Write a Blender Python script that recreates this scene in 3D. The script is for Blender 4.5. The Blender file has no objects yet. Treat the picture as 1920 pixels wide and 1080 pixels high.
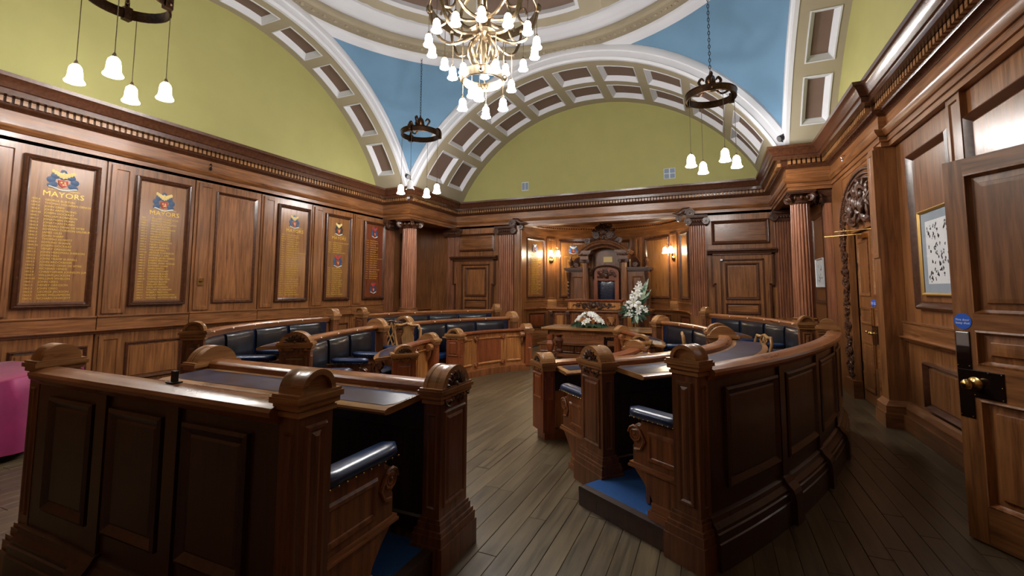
import bpy, math, random
from math import sin, cos, pi, sqrt, atan2, radians as rad
from mathutils import Matrix, Vector
random.seed(7)
S = bpy.context.scene
COL = S.collection

# ------------------------------------------------------------------ camera, world, exposure
EXPOSURE = 0.32
cam_d = bpy.data.cameras.new('camera'); cam = bpy.data.objects.new('camera', cam_d); COL.objects.link(cam)
cam_d.sensor_width = 36; cam_d.lens = 858.1 / 1920 * 36
cam_d.shift_y = -(540 - 470.56) / 1920
cam_d.clip_start = 0.05
def _rot(a, b, c):
    ca, sa, cb, sb, cc, sc = cos(a), sin(a), cos(b), sin(b), cos(c), sin(c)
    return Matrix(((cc, -sc, 0), (sc, cc, 0), (0, 0, 1))) @ Matrix(((1, 0, 0), (0, cb, -sb), (0, sb, cb))) @ Matrix(((ca, 0, sa), (0, 1, 0), (-sa, 0, ca)))
_R = _rot(.4131, -.0832, .0041)
def _w(r): return Vector((r[0], r[2], -r[1]))
_r, _u, _b = _w(_R[0]), -_w(_R[1]), -_w(_R[2])
cam.matrix_world = Matrix(((_r.x, _u.x, _b.x, 0), (_r.y, _u.y, _b.y, 0), (_r.z, _u.z, _b.z, 1.6), (0, 0, 0, 1)))
S.camera = cam
world = bpy.data.worlds.new('world'); S.world = world; world.use_nodes = True
world.node_tree.nodes['Background'].inputs[0].default_value = (.8, .85, 1, 1)
world.node_tree.nodes['Background'].inputs[1].default_value = .05
S.view_settings.view_transform = 'Standard'; S.view_settings.look = 'None'
S.view_settings.gamma = 1; S.view_settings.use_curve_mapping = False
S.view_settings.exposure = EXPOSURE
S.cycles.max_bounces = 8; S.cycles.diffuse_bounces = 5; S.cycles.glossy_bounces = 3
S.cycles.sample_clamp_indirect = 6; S.cycles.use_denoising = True
LAMP = 95.0          # strength of the glowing glass shades
CX, CY = -2.82, 5.22  # centre of the dome
XL, XR, YB, YF = -7.78, 1.97, 11.72, -1.4

# ------------------------------------------------------------------ materials
MATS = {}
def nodes(name):
    m = bpy.data.materials.new(name); m.use_nodes = True
    nt = m.node_tree; b = nt.nodes['Principled BSDF']
    MATS[name] = m
    return m, nt, b
def lin(c):
    return tuple((x / 12.92 if x <= .04045 else ((x + .055) / 1.055) ** 2.4) for x in [v / 255 for v in c]) + (1,)
def ramp(nt, fac, c0, c1, p0=.3, p1=.7):
    r = nt.nodes.new('ShaderNodeValToRGB'); r.color_ramp.elements[0].color = c0; r.color_ramp.elements[1].color = c1
    r.color_ramp.elements[0].position = p0; r.color_ramp.elements[1].position = p1
    nt.links.new(fac, r.inputs[0]); return r
def wood(name, dark, light, axis='z', rough=.32, coat=.25, bump=.15, scale=1.0, spread=.22, fleck=True):
    m, nt, b = nodes(name); N, L = nt.nodes, nt.links
    tc = N.new('ShaderNodeTexCoord'); mp = N.new('ShaderNodeMapping'); L.new(tc.outputs['Object'], mp.inputs[0])
    k = {'z': (26, 26, 1.6), 'h': (2.2, 2.2, 30), 'x': (1.6, 26, 26), 'y': (26, 1.6, 26)}[axis]
    mp.inputs['Scale'].default_value = tuple(v * scale for v in k)
    oi = N.new('ShaderNodeObjectInfo')
    vm = N.new('ShaderNodeVectorMath'); vm.operation = 'SCALE'; L.new(oi.outputs['Random'], vm.inputs['Scale']); vm.inputs[0].default_value = (31, 17, 23)
    va = N.new('ShaderNodeVectorMath'); L.new(mp.outputs[0], va.inputs[0]); L.new(vm.outputs[0], va.inputs[1])
    n1 = N.new('ShaderNodeTexNoise'); n1.inputs['Scale'].default_value = 1.0; n1.inputs['Detail'].default_value = 6; n1.inputs['Roughness'].default_value = .62; n1.inputs['Distortion'].default_value = .6
    L.new(va.outputs[0], n1.inputs['Vector'])
    n2 = N.new('ShaderNodeTexNoise'); n2.inputs['Scale'].default_value = 1.3; n2.inputs['Detail'].default_value = 3
    L.new(tc.outputs['Object'], n2.inputs['Vector'])
    r = ramp(nt, n1.outputs['Fac'], lin(dark), lin(light), .32, .68)
    ma = N.new('ShaderNodeMath'); ma.operation = 'MULTIPLY_ADD'; ma.inputs[1].default_value = spread; ma.inputs[2].default_value = 1 - spread / 2
    L.new(oi.outputs['Random'], ma.inputs[0])
    mb = N.new('ShaderNodeMath'); mb.operation = 'MULTIPLY_ADD'; mb.inputs[1].default_value = .9; mb.inputs[2].default_value = .55
    L.new(n2.outputs['Fac'], mb.inputs[0])
    mc = N.new('ShaderNodeMath'); mc.operation = 'MULTIPLY'; L.new(ma.outputs[0], mc.inputs[0]); L.new(mb.outputs[0], mc.inputs[1])
    hs = N.new('ShaderNodeHueSaturation'); L.new(r.outputs[0], hs.inputs['Color']); L.new(mc.outputs[0], hs.inputs['Value'])
    L.new(hs.outputs[0], b.inputs['Base Color'])
    b.inputs['Roughness'].default_value = rough
    mr = N.new('ShaderNodeMath'); mr.operation = 'MULTIPLY_ADD'; mr.inputs[1].default_value = .25; mr.inputs[2].default_value = rough - .12
    L.new(n1.outputs['Fac'], mr.inputs[0]); L.new(mr.outputs[0], b.inputs['Roughness'])
    b.inputs['Coat Weight'].default_value = coat; b.inputs['Coat Roughness'].default_value = .18
    bp = N.new('ShaderNodeBump'); bp.inputs['Strength'].default_value = bump; bp.inputs['Distance'].default_value = .004
    L.new(n1.outputs['Fac'], bp.inputs['Height']); L.new(bp.outputs[0], b.inputs['Normal'])
    return m
def plain(name, c, rough=.5, metal=0, coat=0, noise=0, nscale=8, bump=0, sheen=0, c2=None):
    m, nt, b = nodes(name); N, L = nt.nodes, nt.links
    b.inputs['Base Color'].default_value = lin(c); b.inputs['Roughness'].default_value = rough
    b.inputs['Metallic'].default_value = metal; b.inputs['Coat Weight'].default_value = coat; b.inputs['Coat Roughness'].default_value = .15
    if sheen: b.inputs['Sheen Weight'].default_value = sheen
    tc = N.new('ShaderNodeTexCoord'); n = N.new('ShaderNodeTexNoise'); n.inputs['Scale'].default_value = nscale; n.inputs['Detail'].default_value = 5
    L.new(tc.outputs['Object'], n.inputs['Vector'])
    if noise or c2:
        c0 = lin(c2) if c2 else tuple(x * (1 - noise) for x in lin(c)[:3]) + (1,)
        r = ramp(nt, n.outputs['Fac'], c0, lin(c), .35, .65); L.new(r.outputs[0], b.inputs['Base Color'])
    if bump:
        bp = N.new('ShaderNodeBump'); bp.inputs['Strength'].default_value = bump; bp.inputs['Distance'].default_value = .01
        L.new(n.outputs['Fac'], bp.inputs['Height']); L.new(bp.outputs[0], b.inputs['Normal'])
    return m
def glow(name, c, s):
    m, nt, b = nodes(name)
    b.inputs['Base Color'].default_value = (.9, .9, .88, 1); b.inputs['Emission Color'].default_value = lin(c); b.inputs['Emission Strength'].default_value = s
    return m
WV = wood('oak_wall_vertical', (92, 55, 30), (150, 98, 55))
WH = wood('oak_wall_level', (90, 54, 30), (148, 97, 55), 'h')
WM = plain('oak_moulding_dark', (84, 50, 32), .27, coat=.4, noise=.35, nscale=24)
BV = wood('oak_bench_vertical', (88, 48, 27), (150, 92, 50))
BH = wood('oak_bench_level', (88, 49, 28), (152, 95, 54), 'h')
POSTW = wood('oak_post_brown', (78, 46, 28), (126, 78, 46))
COLM = wood('oak_column_pinkish', (104, 62, 42), (164, 108, 76))
BR = wood('oak_bench_red', (98, 48, 27), (154, 84, 46))
BD = wood('oak_bench_shaded', (38, 21, 14), (66, 37, 24))  # bench oak darkened; shade on backs turned from the lamps is in the colour
CAP = wood('oak_cap_pale', (120, 78, 44), (176, 128, 80), 'h', rough=.3, coat=.35)
RAIL = wood('oak_rail', (112, 66, 36), (166, 108, 64), 'h', rough=.3, coat=.35)
DK = plain('carved_oak_dark', (80, 48, 31), .4, coat=.12, noise=.45, nscale=22)
TV = wood('throne_oak', (84, 52, 32), (138, 92, 58))
PALE = wood('oak_desk_front_pale', (136, 82, 40), (188, 128, 70))
LINING = wood('stained_lining_boards', (40, 26, 22), (62, 42, 32), rough=.5, coat=.1)
FLOORM = wood('floor_board_oak', (62, 52, 37), (98, 83, 58), 'y', rough=.36, coat=.12, bump=.25, spread=.3)
SUB = plain('floor_gap_dark', (30, 24, 18), .8)
OAKL = wood('splat_pale_oak', (140, 98, 56), (190, 146, 92))
CHAIRD = wood('mahogany_dark', (48, 24, 16), (88, 48, 32), rough=.25, coat=.5)
NAVY = plain('navy_leather', (22, 34, 58), .27, coat=.3, noise=.35, nscale=14, bump=.25)
NAVYB = plain('blue_black_leather', (27, 30, 38), .3, coat=.25, noise=.4, nscale=10, bump=.2)
SEATB = plain('blue_seat_leather', (18, 44, 84), .32, coat=.3, noise=.3, nscale=12, bump=.2)
DESKL = plain('worn_blue_desk_leather', (50, 60, 92), .3, coat=.3, c2=(26, 29, 44), nscale=6, bump=.1)
CARPET = plain('blue_carpet', (16, 74, 138), .95, noise=.3, nscale=160, bump=.5)
YEL = plain('yellow_green_plaster', (164, 159, 98), .75, noise=.05, nscale=2.5)
BLUE = plain('blue_plaster', (98, 134, 162), .8, noise=.08, nscale=2)
CREAM = plain('stone_cream_paint', (158, 147, 124), .7, noise=.05, nscale=3)
WHITE = plain('white_paint', (204, 205, 210), .55)
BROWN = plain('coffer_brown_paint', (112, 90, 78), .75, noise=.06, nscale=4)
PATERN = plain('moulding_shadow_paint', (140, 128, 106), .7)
BRASS = plain('polished_brass', (206, 170, 104), .2, metal=1)
BRASSD = plain('aged_brass', (152, 134, 108), .28, metal=1, noise=.3, nscale=30)
BRONZE = plain('dark_bronze', (84, 62, 46), .32, metal=1, noise=.4, nscale=40)
IRON = plain('black_iron', (24, 23, 23), .45, metal=.6)
DARKPL = plain('dark_finger_plate', (34, 22, 18), .12, metal=.5, coat=.8)
BLACKP = plain('black_plastic', (14, 14, 15), .4)
GLOW = glow('lit_glass_shade', (255, 251, 247), LAMP)
GLOWW = glow('lit_sconce_shade', (255, 236, 200), 70)
SHADEOFF = plain('unlit_milk_glass', (225, 228, 232), .2, coat=.4)
STUD = plain('pearl_button', (250, 244, 230), .3)
GOLD = plain('gold_leaf', (226, 186, 84), .38, metal=.35)
BOARD = wood('honour_board_veneer', (118, 76, 40), (154, 106, 60), rough=.3, coat=.3)
BOARDR = wood('honour_board_red', (98, 48, 28), (126, 66, 38), rough=.3, coat=.3)
CB = plain('crest_blue', (52, 76, 108), .5); CRED = plain('crest_red', (170, 52, 40), .5)
CGOLD = plain('crest_gold', (214, 188, 116), .45); CWHITE = plain('crest_white', (222, 220, 212), .5); CBLACK = plain('crest_black', (30, 30, 34), .5)
CBLUE2 = plain('crest_bright_blue', (84, 120, 190), .5)
PINK = plain('magenta_damask', (152, 28, 92), .45, noise=.28, nscale=5, sheen=.3)
PETAL = plain('white_petal', (240, 242, 238), .5); LEAF = plain('dark_leaf', (34, 66, 40), .4, noise=.5, nscale=10); LEAF2 = plain('variegated_leaf', (52, 110, 78), .4, c2=(200, 214, 190), nscale=16)
STAMEN = plain('pale_green_throat', (206, 206, 130), .5)
PAPER = plain('white_paper', (226, 228, 230), .7); MOUNT = plain('grey_blue_mount', (150, 162, 174), .7); INK = plain('ink_print', (62, 66, 74), .7)
GILT = plain('gilt_frame', (196, 160, 92), .3, metal=.6)
SIGNB = plain('sign_blue', (42, 98, 206), .35); SIGNW = plain('sign_white', (240, 244, 250), .4)
VENTM = plain('vent_blue_grey', (120, 138, 158), .5)
STEEL = plain('worn_steel', (170, 172, 176), .3, metal=.9)
def glassm():
    m, nt, b = nodes('picture_glass'); N, L = nt.nodes, nt.links
    t = N.new('ShaderNodeBsdfTransparent'); g = N.new('ShaderNodeBsdfGlossy'); g.inputs['Roughness'].default_value = .02; x = N.new('ShaderNodeMixShader'); x.inputs[0].default_value = .06
    L.new(t.outputs[0], x.inputs[1]); L.new(g.outputs[0], x.inputs[2]); L.new(x.outputs[0], N['Material Output'].inputs['Surface'])
    return m
GLASS = glassm()

# ------------------------------------------------------------------ mesh helpers
class MB:
    def __init__(s): s.v = []; s.f = []
    def add(s, v, f):
        o = len(s.v); s.v += [tuple(p) for p in v]; s.f += [tuple(i + o for i in q) for q in f]; return s
    def box(s, x0, x1, y0, y1, z0, z1, F=None):
        v = [(x, y, z) for z in (z0, z1) for y in (y0, y1) for x in (x0, x1)]
        if F: v = [F(*p) for p in v]
        return s.add(v, [(0, 2, 3, 1), (4, 5, 7, 6), (0, 1, 5, 4), (2, 6, 7, 3), (0, 4, 6, 2), (1, 3, 7, 5)])
    def loops(s, Ls, cap0=True, cap1=True, closed=True):
        n = len(Ls[0]); v = [p for l in Ls for p in l]; f = []
        for a in range(len(Ls) - 1):
            for i in range(n if closed else n - 1):
                j = (i + 1) % n
                f.append((a * n + i, a * n + j, (a + 1) * n + j, (a + 1) * n + i))
        if cap0: f.append(tuple(range(n))[::-1])
        if cap1: f.append(tuple(range((len(Ls) - 1) * n, len(Ls) * n)))
        return s.add(v, f)
    def lathe(s, prof, n=16, F=None, c=(0, 0), rf=None, cap=True):
        Ls = []
        for (r, z) in prof:
            l = []
            for i in range(n):
                a = 2 * pi * i / n; k = r * (rf(a) if rf else 1)
                p = (c[0] + k * cos(a), c[1] + k * sin(a), z); l.append(F(*p) if F else p)
            Ls.append(l)
        return s.loops(Ls, cap, cap)
    def tube(s, pts, r, n=6, cap=True):
        pts = [Vector(p) for p in pts]; Ls = []
        up = Vector((0, 0, 1)); d = (pts[1] - pts[0]).normalized()
        a = d.cross(up if abs(d.z) < .9 else Vector((1, 0, 0))).normalized()
        for i, p in enumerate(pts):
            d = (pts[min(i + 1, len(pts) - 1)] - pts[max(i - 1, 0)]).normalized()
            a = (a - d * a.dot(d)).normalized(); b = d.cross(a)
            rr = r[i] if isinstance(r, (list, tuple)) else r
            Ls.append([tuple(p + (a * cos(2 * pi * k / n) + b * sin(2 * pi * k / n)) * rr) for k in range(n)])
        return s.loops(Ls, cap, cap)
    def ball(s, c, r, n=8, m=5, F=None):
        rx, ry, rz = r if isinstance(r, (list, tuple)) else (r, r, r)
        Ls = []
        for j in range(m + 1):
            t = pi * (j + .02) / (m + .04); 
            l = [(c[0] + rx * sin(t) * cos(2 * pi * i / n), c[1] + ry * sin(t) * sin(2 * pi * i / n), c[2] - rz * cos(t)) for i in range(n)]
            Ls.append([F(*p) for p in l] if F else l)
        return s.loops(Ls)
def OFF(p):
    o = Vector((0, 0, 0))
    while p: o += Vector(p.location); p = p.parent
    return o
def obj(name, mb, mat, parent=None, smooth=None, kind=None, label=None, origin=None):
    me = bpy.data.meshes.new(name)
    o0 = OFF(parent) if parent else Vector(origin or (0, 0, 0))
    me.from_pydata([(x - o0.x, y - o0.y, z - o0.z) for x, y, z in mb.v], [], mb.f)
    me.materials.append(mat)
    if smooth:
        me.polygons.foreach_set('use_smooth', [True] * len(me.polygons))
        me.set_sharp_from_angle(angle=rad(smooth))
    o = bpy.data.objects.new(name, me); COL.objects.link(o)
    if parent: o.parent = parent
    else: o.location = o0
    if kind: o['kind'] = kind
    if label: o['label'] = label
    return o
def thing(name, label, cat, loc=(0, 0, 0), group=None, kind=None):
    o = bpy.data.objects.new(name, None); COL.objects.link(o); o.location = loc; o.empty_display_size = .1
    o['label'] = label; o['category'] = cat
    if group: o['group'] = group
    if kind: o['kind'] = kind
    return o
def copy_tree(o, parent=None):
    c = o.copy(); COL.objects.link(c)
    if parent: c.parent = parent
    for ch in list(o.children): copy_tree(ch, c)
    return c
TEXTS = []
def text(name, body, size, mat, M, parent, align='LEFT', ext=.0006, sx=1, sp=1):
    cu = bpy.data.curves.new(name, 'FONT'); cu.body = body; cu.size = size; cu.extrude = ext; cu.align_x = align; cu.space_line = sp; cu.resolution_u = 2
    cu.materials.append(mat)
    o = bpy.data.objects.new(name, cu); COL.objects.link(o); o.parent = parent; TEXTS.append(o)
    o.matrix_basis = Matrix.Translation(-OFF(parent)) @ M @ Matrix.Diagonal((sx, 1, 1, 1))
    return o
# ---- plan curves: s along, u = offset to the inner side, z up
class Curve:
    def __init__(s, pts, side=1):
        s.p = [Vector((a, b)) for a, b in pts]; s.L = [0]; s.side = side
        for i in range(1, len(s.p)): s.L.append(s.L[-1] + (s.p[i] - s.p[i - 1]).length)
        s.len = s.L[-1]; n = len(s.p)
        s.t = [(s.p[min(i + 1, n - 1)] - s.p[max(i - 1, 0)]).normalized() for i in range(n)]
    def at(s, q):
        n = len(s.p)
        i = 0
        while i < n - 2 and q > s.L[i + 1]: i += 1
        k = (q - s.L[i]) / (s.L[i + 1] - s.L[i])
        k2 = min(1, max(0, k))
        t = (s.t[i] * (1 - k2) + s.t[i + 1] * k2).normalized()
        return s.p[i] + (s.p[i + 1] - s.p[i]) * k, t
    def f(s, q, z, u):
        p, t = s.at(q); nx, ny = -t.y * s.side, t.x * s.side
        return (p.x + nx * u, p.y + ny * u, z)
    def n(s, q):
        p, t = s.at(q); return Vector((-t.y, t.x)) * s.side
def arc3(a, b, c, n=14, side=1):
    ax, ay = a; bx, by = b; cx, cy = c
    d = 2 * (ax * (by - cy) + bx * (cy - ay) + cx * (ay - by))
    ux = ((ax * ax + ay * ay) * (by - cy) + (bx * bx + by * by) * (cy - ay) + (cx * cx + cy * cy) * (ay - by)) / d
    uy = ((ax * ax + ay * ay) * (cx - bx) + (bx * bx + by * by) * (ax - cx) + (cx * cx + cy * cy) * (bx - ax)) / d
    r = math.hypot(ax - ux, ay - uy)
    a0 = atan2(ay - uy, ax - ux); a1 = atan2(cy - uy, cx - ux); am = atan2(by - uy, bx - ux)
    def rel(x): return (x - a0) % (2 * pi)
    sp = rel(a1)
    if rel(am) > sp: sp -= 2 * pi
    return Curve([(ux + r * cos(a0 + sp * i / n), uy + r * sin(a0 + sp * i / n)) for i in range(n + 1)], side)
def line(a, b, side=1): return Curve([a, b], side)
def nseg(C, s0, s1, step=.16): return 1 if len(C.p) == 2 else max(1, int(math.ceil((s1 - s0) / step)))
def sweep(mb, C, s0, s1, prof, step=.16):
    n = nseg(C, s0, s1, step)
    return mb.loops([[C.f(s0 + (s1 - s0) * i / n, z, u) for (u, z) in prof] for i in range(n + 1)])
def spanel(mb, f, u0, u1, v0, v1, rings, nu=1, nv=1, fill=True):
    Ls = []
    for (ins, off) in rings:
        i0, i1 = ins if isinstance(ins, tuple) else (ins, ins)
        a, b, c, d = u0 + i0, u1 - i0, v0 + i1, v1 - i1
        l = [f(a + (b - a) * i / nu, c, off) for i in range(nu + 1)] + [f(b, c + (d - c) * i / nv, off) for i in range(1, nv)]
        l += [f(b - (b - a) * i / nu, d, off) for i in range(nu + 1)] + [f(a, d - (d - c) * i / nv, off) for i in range(1, nv)]
        Ls.append(l)
    mb.loops(Ls, False, False)
    if fill:
        (ins, off) = rings[-1]
        i0, i1 = ins if isinstance(ins, tuple) else (ins, ins)
        a, b, c, d = u0 + i0, u1 - i0, v0 + i1, v1 - i1
        grid(mb, lambda u, v: f(u, v, off), [a + (b - a) * i / nu for i in range(nu + 1)], [c, d] if nv == 1 else [c + (d - c) * i / nv for i in range(nv + 1)])
    return mb
def grid(mb, f, us, vs, holes=()):
    n = len(us); v = [f(u, w) for w in vs for u in us]; q = []
    for j in range(len(vs) - 1):
        for i in range(n - 1):
            if (i, j) in holes: continue
            q.append((j * n + i, j * n + i + 1, (j + 1) * n + i + 1, (j + 1) * n + i))
    return mb.add(v, q)
def panel(parent, f, u0, u1, v0, v1, mould, field, sgn=1, w=.06, h=.03, nu=1, sub=True, fieldoff=.006, name='panel'):
    m = MB(); spanel(m, f, u0, u1, v0, v1, [(0, 0), (0, sgn * h * .7), (w * .3, sgn * h), (w * .55, sgn * h * .75), (w, sgn * fieldoff * .5)], nu, fill=False)
    g = MB(); spanel(g, f, u0 + w, u1 - w, v0 + w, v1 - w, [(0, sgn * fieldoff * .5), (.012, sgn * fieldoff)], nu)
    p = obj(name, g, field, parent); obj('panel_moulding', m, mould, p, smooth=35)
    return p
def polysweep(mb, path, prof, side=1, caps=True):
    P = [Vector(p) for p in path]; n = len(P); Ls = []
    for i in range(n):
        d0 = (P[i] - P[i - 1]).normalized() if i > 0 else None; d1 = (P[i + 1] - P[i]).normalized() if i < n - 1 else None
        if d0 is None: d0 = d1
        if d1 is None: d1 = d0
        n0 = Vector((-d0.y, d0.x)) * side; n1 = Vector((-d1.y, d1.x)) * side
        m = (n0 + n1); m = m / max(.2, m.dot(n0))
        Ls.append([(P[i].x + m.x * u, P[i].y + m.y * u, z) for (u, z) in prof])
    return mb.loops(Ls, caps, caps)

# ------------------------------------------------------------------ floor
floor = obj('floor', MB().box(-8.2, 2.6, -1.6, 14.2, -.12, -.012), SUB, kind='structure', label='brown oak board floor of the chamber')
floor['category'] = 'floor'
PW = .128
pl = []
for r in range(84):
    x = -8.15 + PW * r; y = -1.5 - random.random() * 1.2
    while y < 11.6:
        l = random.choice((.9, 1.2, 1.5, 1.9)); pl.append((x, y, l)); y += l
def inview(x, y, l):
    yc = y + l / 2
    return (-2.7 < x < 2 and 1.6 < y + l and yc < 8.6 and (x > -2.5 or yc > 3)) or (x < -4.2 and 1.0 < yc < 3.2)
vis = sorted([p for p in pl if inview(*p)], key=lambda p: math.hypot(p[0] + .8, p[1] + p[2] / 2 - 1.5))[:290]
vset = set(vis); pm = {}
def plank_mesh(mb, x, y, l, z=0):
    w = PW - .0018; e = .0022
    a = [(x, y + .0015, z - .012), (x + w, y + .0015, z - .012), (x + w, y + l - .0015, z - .012), (x, y + l - .0015, z - .012)]
    b = [(x, y + .0015, z - e), (x + w, y + .0015, z - e), (x + w, y + l - .0015, z - e), (x, y + l - .0015, z - e)]
    c = [(x + e, y + .0015 + e, z), (x + w - e, y + .0015 + e, z), (x + w - e, y + l - .0015 - e, z), (x + e, y + l - .0015 - e, z)]
    return mb.loops([a, b, c], False, True)
for l in (.9, 1.2, 1.5, 1.9):
    o = obj('plank', plank_mesh(MB(), -PW / 2, -l / 2, l), FLOORM); pm[l] = o.data; bpy.data.objects.remove(o)
for (x, y, l) in vis:
    o = bpy.data.objects.new('plank', pm[l]); COL.objects.link(o); o.parent = floor
    o.location = (x + PW / 2, y + l / 2, random.uniform(-.0012, .0006))
m = MB()
for p in pl:
    if p not in vset: plank_mesh(m, *p, z=random.uniform(-.0012, .0006))
obj('far_floor_boards', m, FLOORM, floor, kind='stuff')

# ------------------------------------------------------------------ walls
def wallbox(name, x0, x1, y0, y1, z0, z1, mat, label):
    o = obj(name, MB().box(x0, x1, y0, y1, z0, z1), mat, kind='structure', label=label); o['category'] = 'wall'; return o
wall_left = wallbox('wall_left', XL - .2, XL, YF - .2, YB + .3, -.05, 4.0, WV, 'long oak panelled wall hung with gilded honour boards')
obj('lunette', MB().box(XL - .2, XL + .001, YF, YB, 3.95, 7.2), YEL, wall_left, label='yellow green plaster lunette')
wall_right = wallbox('wall_right', XR + .12, XR + .32, YF - .2, YB + .3, -.05, 4.0, WV, 'oak panelled wall with the carved double doorway')
obj('lunette', MB().box(XR - .001, XR + .32, YF, YB, 3.95, 7.2), YEL, wall_right, label='yellow green plaster lunette')
wall_front = wallbox('wall_front', XL - .2, XR + .3, YF - .2, YF, -.05, 4.05, WV, 'oak panelled wall behind the viewpoint')
obj('lunette', MB().box(XL - .2, XR + .3, YF - .2, YF + .001, 4.0, 7.2), YEL, wall_front)
wall_back = obj('wall_back', MB().box(XL, -4.87, YB, YB + .25, 0, 3.9).box(-.48, XR + .2, YB, YB + .25, 0, 3.9), WV, kind='structure', label='oak panelled wall with the curved mayoral recess')
wall_back['category'] = 'wall'
obj('lunette', MB().box(XL, XR + .2, YB - .001, YB + .25, 3.95, 7.2), YEL, wall_back, label='yellow green plaster lunette')

LW = Curve([(XL, YF), (XL, 11.7)], -1)             # s = y - YF
def LF(y, z, u): return (XL + u, y, z)
def RF(y, z, u): return (XR + .12 - u, y, z)
def BF(x, z, u): return (x, YB - u, z)
def dadoprof(z): return [(0, z - .05), (.05, z - .05), (.06, z - .02), (.10, z - .012), (.105, z), (0, z + .01)]
for k in range(-2, 6):
    g = 2.285 + 1.204 * k; g1 = min(g + 1.204, 9.42)
    obj('bay_board', MB().box(XL, XL + .035, g + .022, g1 - .0, 1.2, 3.37), WV, wall_left)
    # pilaster strip
    m = MB(); spanel(m, LF, g + .06, g + .33, 1.24, 3.34, [(0, .035), (0, .06), (.055, .06), (.065, .045)])
    obj('pilaster_strip', m, WV, wall_left)
    # ledge band and lower panelling
    m = MB(); sweep(m, LW, g + .012 - YF, g1 - YF, [(0, 1.02), (.07, 1.02), (.07, 1.18), (.085, 1.195), (.085, 1.208), (0, 1.215)])
    obj('ledge_band', m, WH, wall_left)
    obj('lower_board', MB().box(XL, XL + .03, g + .022, g1, .2, .99), WV, wall_left)
    m = MB(); spanel(m, LF, g + .06, g + .33, .27, .93, [(0, .03), (0, .05), (.05, .05), (.06, .035)])
    obj('pilaster_strip', m, WV, wall_left)
    panel(wall_left, LF, g + .38, g + 1.15, .27, .82, WM, WV, w=.055, h=.06, fieldoff=.04)
m = MB(); sweep(m, LW, 0, LW.len - .1, dadoprof(1.02)); obj('dado_rail', m, RAIL, wall_left)
m = MB(); sweep(m, LW, 0, LW.len - .1, [(0, 0), (.09, 0), (.09, .14), (.06, .19), (.04, .22), (0, .22)]); obj('skirting', m, WH, wall_left)
# the plain third panel
m = 2.285 + 2.408
panel(wall_left, LF, m + .36, m + 1.13, 1.34, 3.25, WM, WV, w=.06, h=.07, fieldoff=.04)
panel(wall_left, LF, 10.15, 10.75, 1.35, 3.1, WM, WV, w=.06, h=.07, fieldoff=.04)
panel(wall_left, LF, 1.44, 2.2, 1.34, 3.25, WM, WV, w=.06, h=.07, fieldoff=.04)
panel(wall_left, LF, .24, 1.0, 1.34, 3.25, WM, WV, w=.06, h=.07, fieldoff=.04)

# right wall: near bay lies back, the door bay comes forward
def rb(y0, y1, x, z0, z1, name, mat): return obj(name, MB().box(x, XR + .13, y0, y1, z0, z1), mat, wall_right)
for (y0, y1) in ((5.46, 6.45), (4.15, 5.14), (2.35 - 1.6, .9)):
    panel(wall_right, RF, y0, y1, 1.4, 3.12, WM, WV, w=.075, h=.06, fieldoff=.02)
    panel(wall_right, RF, y0 + .08, y1 - .08, .34, .84, WM, WV, w=.06, h=.06, fieldoff=.02)
for (y0, y1) in ((5.17, 5.43), (3.86, 4.12)):
    m = MB(); spanel(m, RF, y0, y1, 1.26, 3.36, [(0, 0), (0, .05), (.05, .05), (.06, .035)]); obj('pilaster_strip', m, WV, wall_right)
    m = MB(); spanel(m, RF, y0, y1, .26, 1.02, [(0, 0), (0, .05), (.05, .05), (.06, .035)]); obj('pilaster_strip', m, WV, wall_right)
RWC = Curve([(XR + .12, 6.86), (XR + .12, YF)], -1)
# keep the open doorway (y 2.40-3.40) clear of rails
for nm, pr, mt in (('dado_rail', dadoprof(1.07), RAIL), ('ledge_band', [(0, 1.07), (.05, 1.07), (.05, 1.22), (.06, 1.23), (.06, 1.245), (0, 1.25)], WH), ('skirting', [(0, 0), (.11, 0), (.11, .17), (.08, .17), (.08, .24), (.05, .29), (.03, .31), (0, .31)], WH)):
    m = MB(); sweep(m, RWC, 0, 6.86 - 3.5, pr); sweep(m, RWC, 6.86 - 2.3, RWC.len, pr); obj(nm, m, mt, wall_right)
# forward door bay
rb(6.87, 7.1, XR - .10, 0, 3.37, 'pier', WV)
m = MB(); spanel(m, lambda y, z, u: (XR - .10 - u, y, z), 6.87, 7.1, 2.0, 3.33, [(.0, 0), (.0, .014), (.05, .014), (.06, .005)]); obj('pilaster_strip', m, WV, wall_right)
m = MB(); polysweep(m, [(XR + .12, 6.87), (XR - .1, 6.87), (XR - .1, 7.12), (XR - .02, 7.12)], [(0, 0), (.06, 0), (.06, .17), (.045, .17), (.045, .25), (.0, .31)], 1); obj('pier_base', m, WH, wall_right)
rb(8.74, 9.4, XR - .04, 0, 3.37, 'pier', WV)
rb(7.1, 8.74, XR - .02, 2.46, 3.37, 'overdoor_board', WV)
rb(9.4, 11.72, XR, 0, 3.37, 'pavilion_board', WV)
panel(wall_right, lambda y, z, u: (XR - u, y, z), 10.0, 11.3, 1.35, 3.1, WM, WV, w=.06, h=.05)
panel(wall_right, lambda y, z, u: (XR - u, y, z), 10.0, 11.3, .3, .95, WM, WV, w=.06, h=.05)
# open doorway frame
for (y0, y1) in ((2.3, 2.4), (3.38, 3.5)): rb(y0, y1, XR + .0, 0, 2.62, 'door_jamb', WV)
rb(2.3, 3.5, XR + .0, 2.5, 2.62, 'door_head', WH)

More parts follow.
